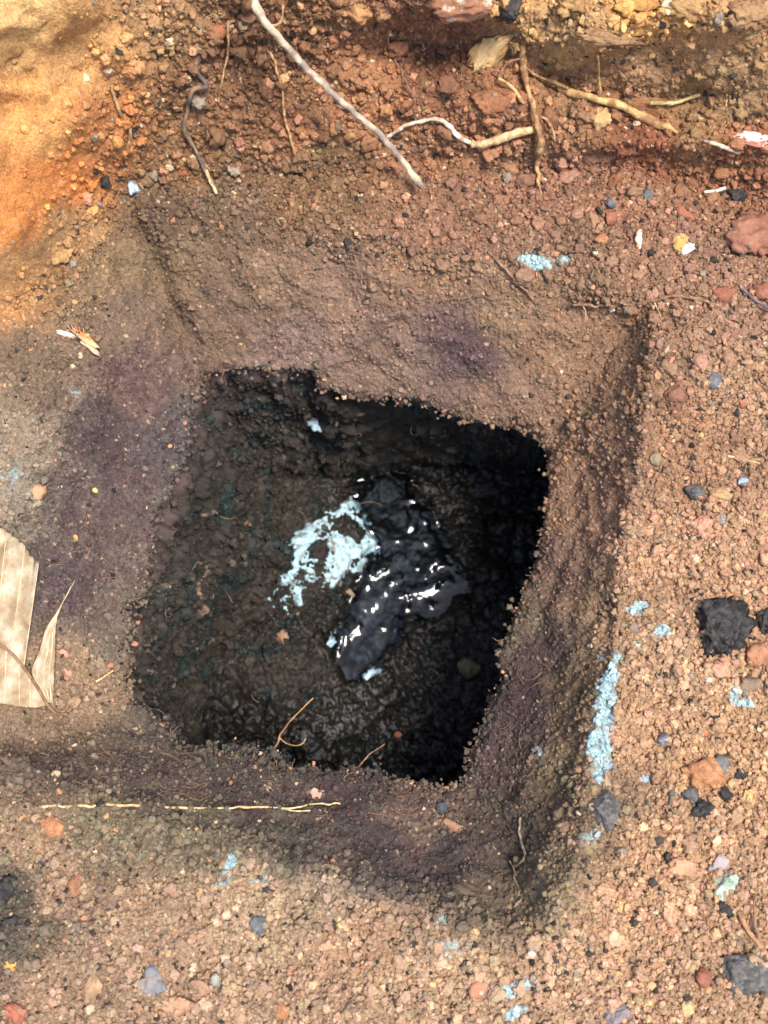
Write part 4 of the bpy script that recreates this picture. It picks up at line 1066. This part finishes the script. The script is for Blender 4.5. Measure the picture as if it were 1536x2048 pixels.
root('branch', None, None, [(560,1476,rz+0.004),(574,1487,rz+0.006),(592,1491,rz+0.008),(606,1487,rz+0.008),(612,1477,rz+0.009)], 1.6, 1.4, RT_TAN, 30, 6, 0.8, abs_z=True, parent=hr)
root('root', 'short curled root sticking up from the lower edge of the hole', 'root', [(712,1548,rz-0.012),(722,1528,rz),(738,1510,rz+0.006),(770,1488,rz+0.012)], 2.6, 1.2, RT_BRN, 30, 6, 1.2, abs_z=True)
root('root', 'crooked grey root on the slope below the right corner', 'root', [(1041,1636,2),(1038,1662,3),(1044,1690,3),(1050,1712,3),(1038,1728,2)], 3.2, 3.4, stone_mat((160,140,112),0.8,0.5,(116,100,84),120), 50, 7, 1.2)
root('root', 'thin pale root in the crumbs below the crooked grey root', 'root', [(1020,1722,2),(1028,1740,3),(1029,1756,3),(1036,1775,3),(1038,1790,2)], 2.0, 1.6, RT_STR, 30, 6, 1.5)
sr = root('root', 'tan forked root at the right edge near the bottom', 'root', [(1478,1822,3),(1496,1862,5),(1512,1880,6),(1528,1905,6),(1550,1935,4)], 6, 6, stone_mat((186,142,104),0.85,0.5,(146,106,78),120), 50, 8, 2)
root('branch', None, None, [(1528,1905,6),(1512,1860,8),(1508,1820,8),(1512,1788,5)], 3, 2.4, RT_BRN, 30, 6, 1.5, parent=sr)
root('straw', 'short pale straw on the ledge right of the leaf', 'straw', [(192,1364,2),(210,1352,4),(232,1336,3)], 2.6, 1.6, RT_STR, 16, 6, 0.6)
root('root', 'hairline root across the smooth upper left slope', 'root', [(152,578,1),(195,574,1.5),(235,570,1.5),(268,562,1)], 1.1, 0.9, RT_DRK, 40, 5, 2)
root('wood_splinter', 'white sliver of wood standing in the upper right gravel', 'splinter', [(1279,498,2),(1277,475,7),(1283,452,5)], 7, 4, stone_mat((232,214,190),0.7,0.3,(206,150,104),80), 18, 7, 0.5, mid=[(0, 4), (0.5, 9), (1, 2.5)])
root('wood_splinter', 'pale splinter pointing at the black charcoal lump under the bank', 'splinter', [(1408,384,3),(1430,382,5),(1450,377,4)], 4, 5, stone_mat((222,204,184),0.75,0.3), 18, 7, 0.6)
root('wood_splinter', 'weathered grey wood shred in the bank at far right', 'splinter', [(1408,280,6),(1445,292,9),(1478,305,8)], 4, 6, stone_mat((206,186,158),0.8,0.4,(150,126,104),120), 24, 7, 1.5)
root('wood_splinter', 'yellowish wood shred in the bank below the thick root', 'splinter', [(1300,205,6),(1350,205,9),(1400,190,7)], 5, 4, stone_mat((206,180,120),0.8,0.4,(160,132,84),120), 24, 7, 2)

# splintered wood on the left slope
sw = empty('wood_splinter', tuple(surf(168, 682)[0][0]), 'frayed white and orange wood splinter on the slope above left', 'splinter')
def child_world(o, parent):
    o.parent = parent; o.matrix_parent_inverse = Matrix.Translation(-Vector(parent.location)); return o
WDW = stone_mat((238, 230, 214), 0.7, 0.25, (214, 170, 126), 120); WDO = stone_mat((214, 130, 72), 0.8, 0.4, (226, 180, 130), 140)
def pc(nm, pts, r0, r1, mt, mid=None):
    return child_world(root(nm, None, None, pts, r0, r1, mt, 22, 7, 0.8, rough=0.3, mid=mid), sw)
for (nm, u_, v_, a_, b_, r_, mt_, sk_) in [('core', 174, 691, 36, 9, 34, WDW, -0.2), ('bark', 164, 676, 38, 11, 26, WDO, 0.0), ('bark', 130, 668, 24, 7, 8, WDW, 0.1)]:
    o = stone(nm, None, None, u_, v_, a_, b_, r_, mt_, 9, 0.5, 0.3, 0.8, sk_); bpy.context.view_layer.update()
    child_world(o, sw)
for k in range(5):
    pc('fibre', [(150 + 4 * k, 668 + 3 * k, 5), (140 + 7 * k, 656 + 3 * k, 6), (134 + 8 * k, 648 + 2 * k, 4)], 0.9, 0.6, WDO)

# ------------------------------------------------------------------ the dead leaf
def leaf_mat():
    m, nt, b = new_mat('dead_leaf')
    tc, n = add_bump(nt, b, 900, 0.0004, 6)
    n2 = N(nt, 'ShaderNodeTexNoise', Scale=55, Detail=5, Roughness=0.6)
    nt.links.new(tc.outputs['Object'], n2.inputs['Vector'])
    cr = N(nt, 'ShaderNodeValToRGB')
    e = cr.color_ramp.elements
    e[0].position = 0.34; e[0].color = tuple(lin((150, 120, 84))) + (1,); e[1].position = 0.66; e[1].color = tuple(lin((210, 194, 166))) + (1,)
    x = e.new(0.5); x.color = tuple(lin((184, 160, 126))) + (1,)
    nt.links.new(n2.outputs['Fac'], cr.inputs[0])
    mix_mul(nt, cr.outputs[0], n.outputs['Fac'], 0.82, 1.15, b)
    b.inputs['Roughness'].default_value = 0.6; b.inputs['Specular IOR Level'].default_value = 0.35
    return m
M_leaf = leaf_mat()
M_vein = stone_mat((216, 198, 162), 0.75, 0.4, (186, 160, 122), 120, 0.0003)
leaf = empty('dead_leaf', tuple(P(60, 1390, hz(60, 1390)[0])), 'dry tan leaf with pale veins, partly folded, at the left edge', 'leaf')
def loft(name, A, B, oa, ob, pleats, nu_=60, nv_=50, amp=0.0012, jag=0.0):
    """blade between two pixel curves; oa, ob are heights (mm) above the ground along each curve"""
    a = catmull([(p[0], p[1], o) for p, o in zip(A, oa)], nu_); b = catmull([(p[0], p[1], o) for p, o in zip(B, ob)], nu_)
    n = min(len(a), len(b)); ia = np.linspace(0, len(a) - 1, nu_); ib = np.linspace(0, len(b) - 1, nu_)
    a = np.stack([np.interp(ia, np.arange(len(a)), a[:, k]) for k in range(3)], -1); b = np.stack([np.interp(ib, np.arange(len(b)), b[:, k]) for k in range(3)], -1)
    if jag: b[:, :2] += jag * np.stack([vnoise(np.stack([ia * 0.7, ia * 0, ia * 0], -1), 3), vnoise(np.stack([ia * 0.7 + 9, ia * 0, ia * 0], -1), 4)], -1)
    t = np.linspace(0, 1, nv_)[:, None, None]
    q = a[None] * (1 - t) + b[None] * t
    s = np.linspace(0, 1, nu_)[None, :]
    ground_z = hz(q[..., 0].ravel(), q[..., 1].ravel()).reshape(q.shape[:2])
    gz = ground_z
    z = gz + q[..., 2] / 1000 + amp * np.abs(np.sin(np.pi * pleats * s)) * np.sin(np.pi * np.clip(t[..., 0], 0.02, 1)) ** 0.4
    z = z + 0.0012 * fbm(np.stack([q[..., 0] / 40, q[..., 1] / 40, 0 * z], -1), 3, 7)
    top = P(q[..., 0], q[..., 1], z); bot = top - np.array([0, 0, 0.00035])
    v = np.concatenate([top.reshape(-1, 3), bot.reshape(-1, 3)]); i = np.arange(nv_ * nu_).reshape(nv_, nu_); j = i + nv_ * nu_
    f = [np.stack([i[:-1, :-1], i[:-1, 1:], i[1:, 1:], i[1:, :-1]], -1).reshape(-1, 4), np.stack([j[:-1, :-1], j[1:, :-1], j[1:, 1:], j[:-1, 1:]], -1).reshape(-1, 4)]
    bd = np.concatenate([i[0], i[1:, -1], i[-1, -2::-1], i[-2:0:-1, 0]]); be = bd + nv_ * nu_
    f.append(np.stack([bd, be, np.roll(be, -1), np.roll(bd, -1)], -1))
    o = obj(name, make_mesh(name, v, f, True), M_leaf); child_world(o, leaf)
    return o, top
def vein(top, s, r, blade, t0=0.0, t1=1.0):
    nv_, nu_ = top.shape[:2]; k = s * (nu_ - 1); i = int(min(k, nu_ - 2)); w_ = k - i
    pth = top[:, i] * (1 - w_) + top[:, i + 1] * w_
    pth = pth[int(t0 * (nv_ - 1)):int(t1 * (nv_ - 1)) + 1] + np.array([0, 0, 0.0002])
    rad = np.linspace(r, r * 0.55, len(pth)) / PPM
    v, f = tube_arrays(pth, rad, 6, 3, 0.1)
    o = obj('vein', make_mesh('vein', v, f, True), M_vein); o.parent = blade; o.matrix_parent_inverse = Matrix()
    return o
MID = [(-110,1228),(-50,1262),(-10,1284),(22,1306),(49,1337)]
bladeA, tA = loft('blade', MID, [(-110,1050),(-40,1046),(14,1064),(47,1091),(77,1130)], [9,10,10,10,10], [15,16,16,15,13], 4, amp=0.0010, jag=3)
bladeB, tB = loft('blade', [(-110,1228),(-50,1262),(-10,1284),(22,1306),(49,1337),(72,1370),(94,1408)], [(-110,1382),(-70,1395),(-20,1404),(20,1410),(50,1414),(72,1415),(92,1411)], [9,10,10,10,10,9.5,8], [8,8,8,8,8,8,8], 3, amp=0.0004, jag=1)
bladeC, tC = loft('blade', [(92,1404),(76,1372),(64,1342),(80,1300),(92,1258),(116,1220),(149,1160)], [(106,1406),(107,1378),(108,1345),(110,1300),(111,1260),(119,1222),(150,1161)], [8,9.5,13,13,12,11,7], [8,9,10,11,11,10,7], 0, amp=0.0, jag=0.6)
bpy.context.view_layer.update()
for s_ in (0.28, 0.50, 0.755, 0.985): vein(tA, s_, 1.2, bladeA)
for s_ in (0.30, 0.45, 0.60, 0.74): vein(tB, s_, 1.4, bladeB)
for t_ in (0.25, 0.55, 0.8):
    k = int(t_ * (tC.shape[0] - 1)); pth = tC[k, 2:-2] + np.array([0, 0, 0.0002])
    v, f = tube_arrays(pth, np.linspace(1.6, 0.7, len(pth)) / PPM, 6, 3, 0.1)
    o = obj('vein', make_mesh('vein', v, f, True), M_vein); o.parent = bladeC
mr_ = root('midrib', None, None, [(-110,1228,10.5),(-50,1262,11.2),(-10,1284,11.2),(22,1306,11.2),(49,1337,11.2),(72,1370,10.6),(94,1408,9),(112,1426,7),(134,1428,3)], 2.4, 3.4, stone_mat((150,118,86),0.8,0.4,(120,92,70),120,0.0005), 80, 8, 0.6)
child_world(mr_, leaf)

# ------------------------------------------------------------------ inside the hole
def frag():
    n1, n2 = 150, 90
    s = np.linspace(-1, 1, n1); t = np.linspace(-1, 1, n2); S_, T_ = np.meshgrid(s, t)
    # long axis runs from upper right to lower left in the photograph
    uc = 628 + S_ * 122 - T_ * -30; vc = 1108 - S_ * 62 + T_ * 52
    uc = 624 + S_ * 122 + T_ * 34; vc = 1122 - S_ * 74 + T_ * 62
    z0 = -0.35
    p = P(uc, vc, z0)
    fh = floor_height(p[..., 0], p[..., 1])[0]
    for _ in range(6):
        p = P(uc, vc, fh); fh = 0.5 * fh + 0.5 * floor_height(p[..., 0], p[..., 1])[0]
    q3 = np.stack([uc / 24, vc / 24, 0 * uc], -1)
    edge = np.maximum(np.abs(S_), np.abs(T_))
    z = fh + 0.0042 + 0.0075 * fbm(q3, 5, 131, 0.62) + 0.0040 * fbm(q3 * 2.7, 3, 137) + 0.0030 * S_ - 0.002 * T_ - 0.012 * sstep(0.86, 1.0, edge + 0.08 * vnoise(q3 * 2, 133))
    top = P(uc, vc, z); bot = top - np.array([0, 0, 0.02])
    v = np.concatenate([top.reshape(-1, 3), bot.reshape(-1, 3)]); i = np.arange(n1 * n2).reshape(n2, n1); j = i + n1 * n2
    f = [np.stack([i[:-1, :-1], i[:-1, 1:], i[1:, 1:], i[1:, :-1]], -1).reshape(-1, 4), np.stack([j[:-1, :-1], j[1:, :-1], j[1:, 1:], j[:-1, 1:]], -1).reshape(-1, 4)]
    bd = np.concatenate([i[0], i[1:, -1], i[-1, -2::-1], i[-2:0:-1, 0]]); be = bd + n1 * n2
    f.append(np.stack([bd, be, np.roll(be, -1), np.roll(bd, -1)], -1))
    m = stone_mat((186, 218, 226), 0.22, 0.5, (130, 118, 106), 120, 0.0012, 0.5, (0.50, 0.66))
    return obj('plaster_fragment', make_mesh('plaster_fragment', v, f, True), m, label='wet white plaster fragment half covered in mud inside the hole', cat='plaster')
frag()
def at_floor(u, v): return tuple(cav_px(u, v))
stone('tan_pebble', 'tan pebble on the dark mud inside the hole', 'pebble', 565, 1270, 14, 17, 0, stone_mat((170,132,104),0.9,0.6), 7, 0.6, 0.4, 0.8, at=at_floor(565, 1270), sink=0.0)
stone('white_chip', 'bluish white chip high on the upper wall inside the hole', 'chip', 632, 853, 25, 15, 25, stone_mat((206,226,226),0.5,0.3,(170,196,200),160), 7, 0.9, 0.8, 0.35, at=at_floor(632, 853), sink=-0.35)
stone('olive_stone', 'olive stone in the shadow under the right edge of the hole', 'stone', 935, 1340, 24, 20, 30, stone_mat((122,112,84),0.6,0.5), 4, 0.3, 0.08, 0.8, at=at_floor(935, 1340), sink=0.0)
stone('white_chip', 'pale wet chip beside the lower end of the dark water', 'chip', 748, 1345, 22, 12, -20, stone_mat((190,214,226),0.3,0.3,(120,150,170),200), 7, 0.9, 0.8, 0.3, at=at_floor(748, 1345), sink=-0.1)
stone('white_chip', 'pale wet chip at the lower left bank of the dark water', 'chip', 662, 1284, 15, 11, -40, stone_mat((190,214,220),0.3,0.3,(150,180,190),200), 7, 0.9, 0.8, 0.3, at=at_floor(662, 1284), sink=-0.1)
stone('tan_stick', 'short tan stick end at the edge of the dark water', 'stick', 703, 1187, 13, 6, 35, stone_mat((150,128,100),0.7,0.4), 4, 0.2, 0.08, 0.9, at=at_floor(703, 1187), sink=-0.1)
stone('orange_pebble', 'orange pebble in the dark far corner at the bottom of the hole', 'pebble', 800, 1472, 8, 7, 0, stone_mat((170,110,76),0.8,0.4), 3, 0.2, 0.06, 0.8, at=at_floor(800, 1472), sink=0.0)

# ------------------------------------------------------------------ hair roots and plant fibres: uncountable
def hairs(name, label, n, pick, mat, r=(0.7, 1.2), ln=(18, 60)):
    V_, F4, F3 = [], [], []; base = 0
    for k in range(n):
        u, v, zf = pick(k)
        L = rng.uniform(*ln); a = rng.uniform(0, 6.28) if len(zf) < 2 else zf[1]
        pts = []
        for t in np.linspace(0, 1, 9):
            pts.append((u, v)); a += rng.normal(0, 0.28); u += math.cos(a) * L / 8; v += math.sin(a) * L / 8
        pts = np.array(pts); off = np.sin(np.linspace(0.15, 2.9, 9)) * rng.uniform(0.001, 0.004)
        z = zf[0](pts[:, 0], pts[:, 1]) + off
        pth = P(pts[:, 0], pts[:, 1], z)
        vv, ff = tube_arrays(pth, np.full(9, rng.uniform(*r) / PPM), 4, 1, 0.0)
        V_.append(vv); F4.append(ff[0] + base); F3.append(ff[1] + base); base += len(vv)
    obj(name, make_mesh(name, np.concatenate(V_), [np.concatenate(F4), np.concatenate(F3)], True), mat, kind='stuff', label=label)
def pick_slope(k):
    while True:
        w_ = rng.integers(0, 4)
        u, v = [(rng.uniform(0, 900), rng.uniform(1500, 1640)), (rng.uniform(40, 330), rng.uniform(760, 1460)), (rng.uniform(300, 1400), rng.uniform(20, 640)), (rng.uniform(950, 1300), rng.uniform(880, 1800))][w_]
        if w_ and rng.uniform() < 0.45: continue
        if rim_distance(np.array([u]), np.array([v]), RIMF)[0][0] > 12:
            return u, v, ((hz, rng.choice([0.0, 3.14]) + rng.normal(0, 0.3)) if w_ == 0 else (hz,))
hairs('root_hairs', 'fine root hairs and fibres on the sloping sides and bank', 230, pick_slope, RT_BRN, (0.45, 0.85))
def zfloor(u, v):
    z = np.full(np.shape(u), FLOOR_Z + 0.02)
    for _ in range(14):
        p = P(u, v, z); z = 0.5 * z + 0.5 * floor_height(p[..., 0], p[..., 1])[0]
    return z + 0.004
def pick_floor(k):
    u, v = rng.uniform(330, 950), rng.uniform(820, 1450); zc = float(cav_px(u, v)[2]) + 0.004
    return u, v, (lambda a, b: np.full(np.shape(a), zc),)
hairs('mud_fibres', 'fine pale plant fibres on the mud inside the hole', 22, pick_floor, RT_DRK)
def pick_rim(k):
    i = rng.integers(0, NR)
    while RIMF[i, 1] < 1380 and rng.uniform() < 0.7: i = rng.integers(0, NR)
    zz = float(macro(RIMF[i:i+1, 0] + RN[i:i+1, 0] * 4, RIMF[i:i+1, 1] + RN[i:i+1, 1] * 4)[0][0])
    return RIMF[i, 0] + RN[i, 0] * 5, RIMF[i, 1] + RN[i, 1] * 5, (lambda a, b: np.full(np.shape(a), zz), math.atan2(-RN[i, 1], -RN[i, 0]) + rng.normal(0, 0.8))
hairs('edge_fibres', 'fine fibres sticking out over the ragged edge of the hole', 34, pick_rim, RT_BRN, (0.6, 1.1), (10, 34))
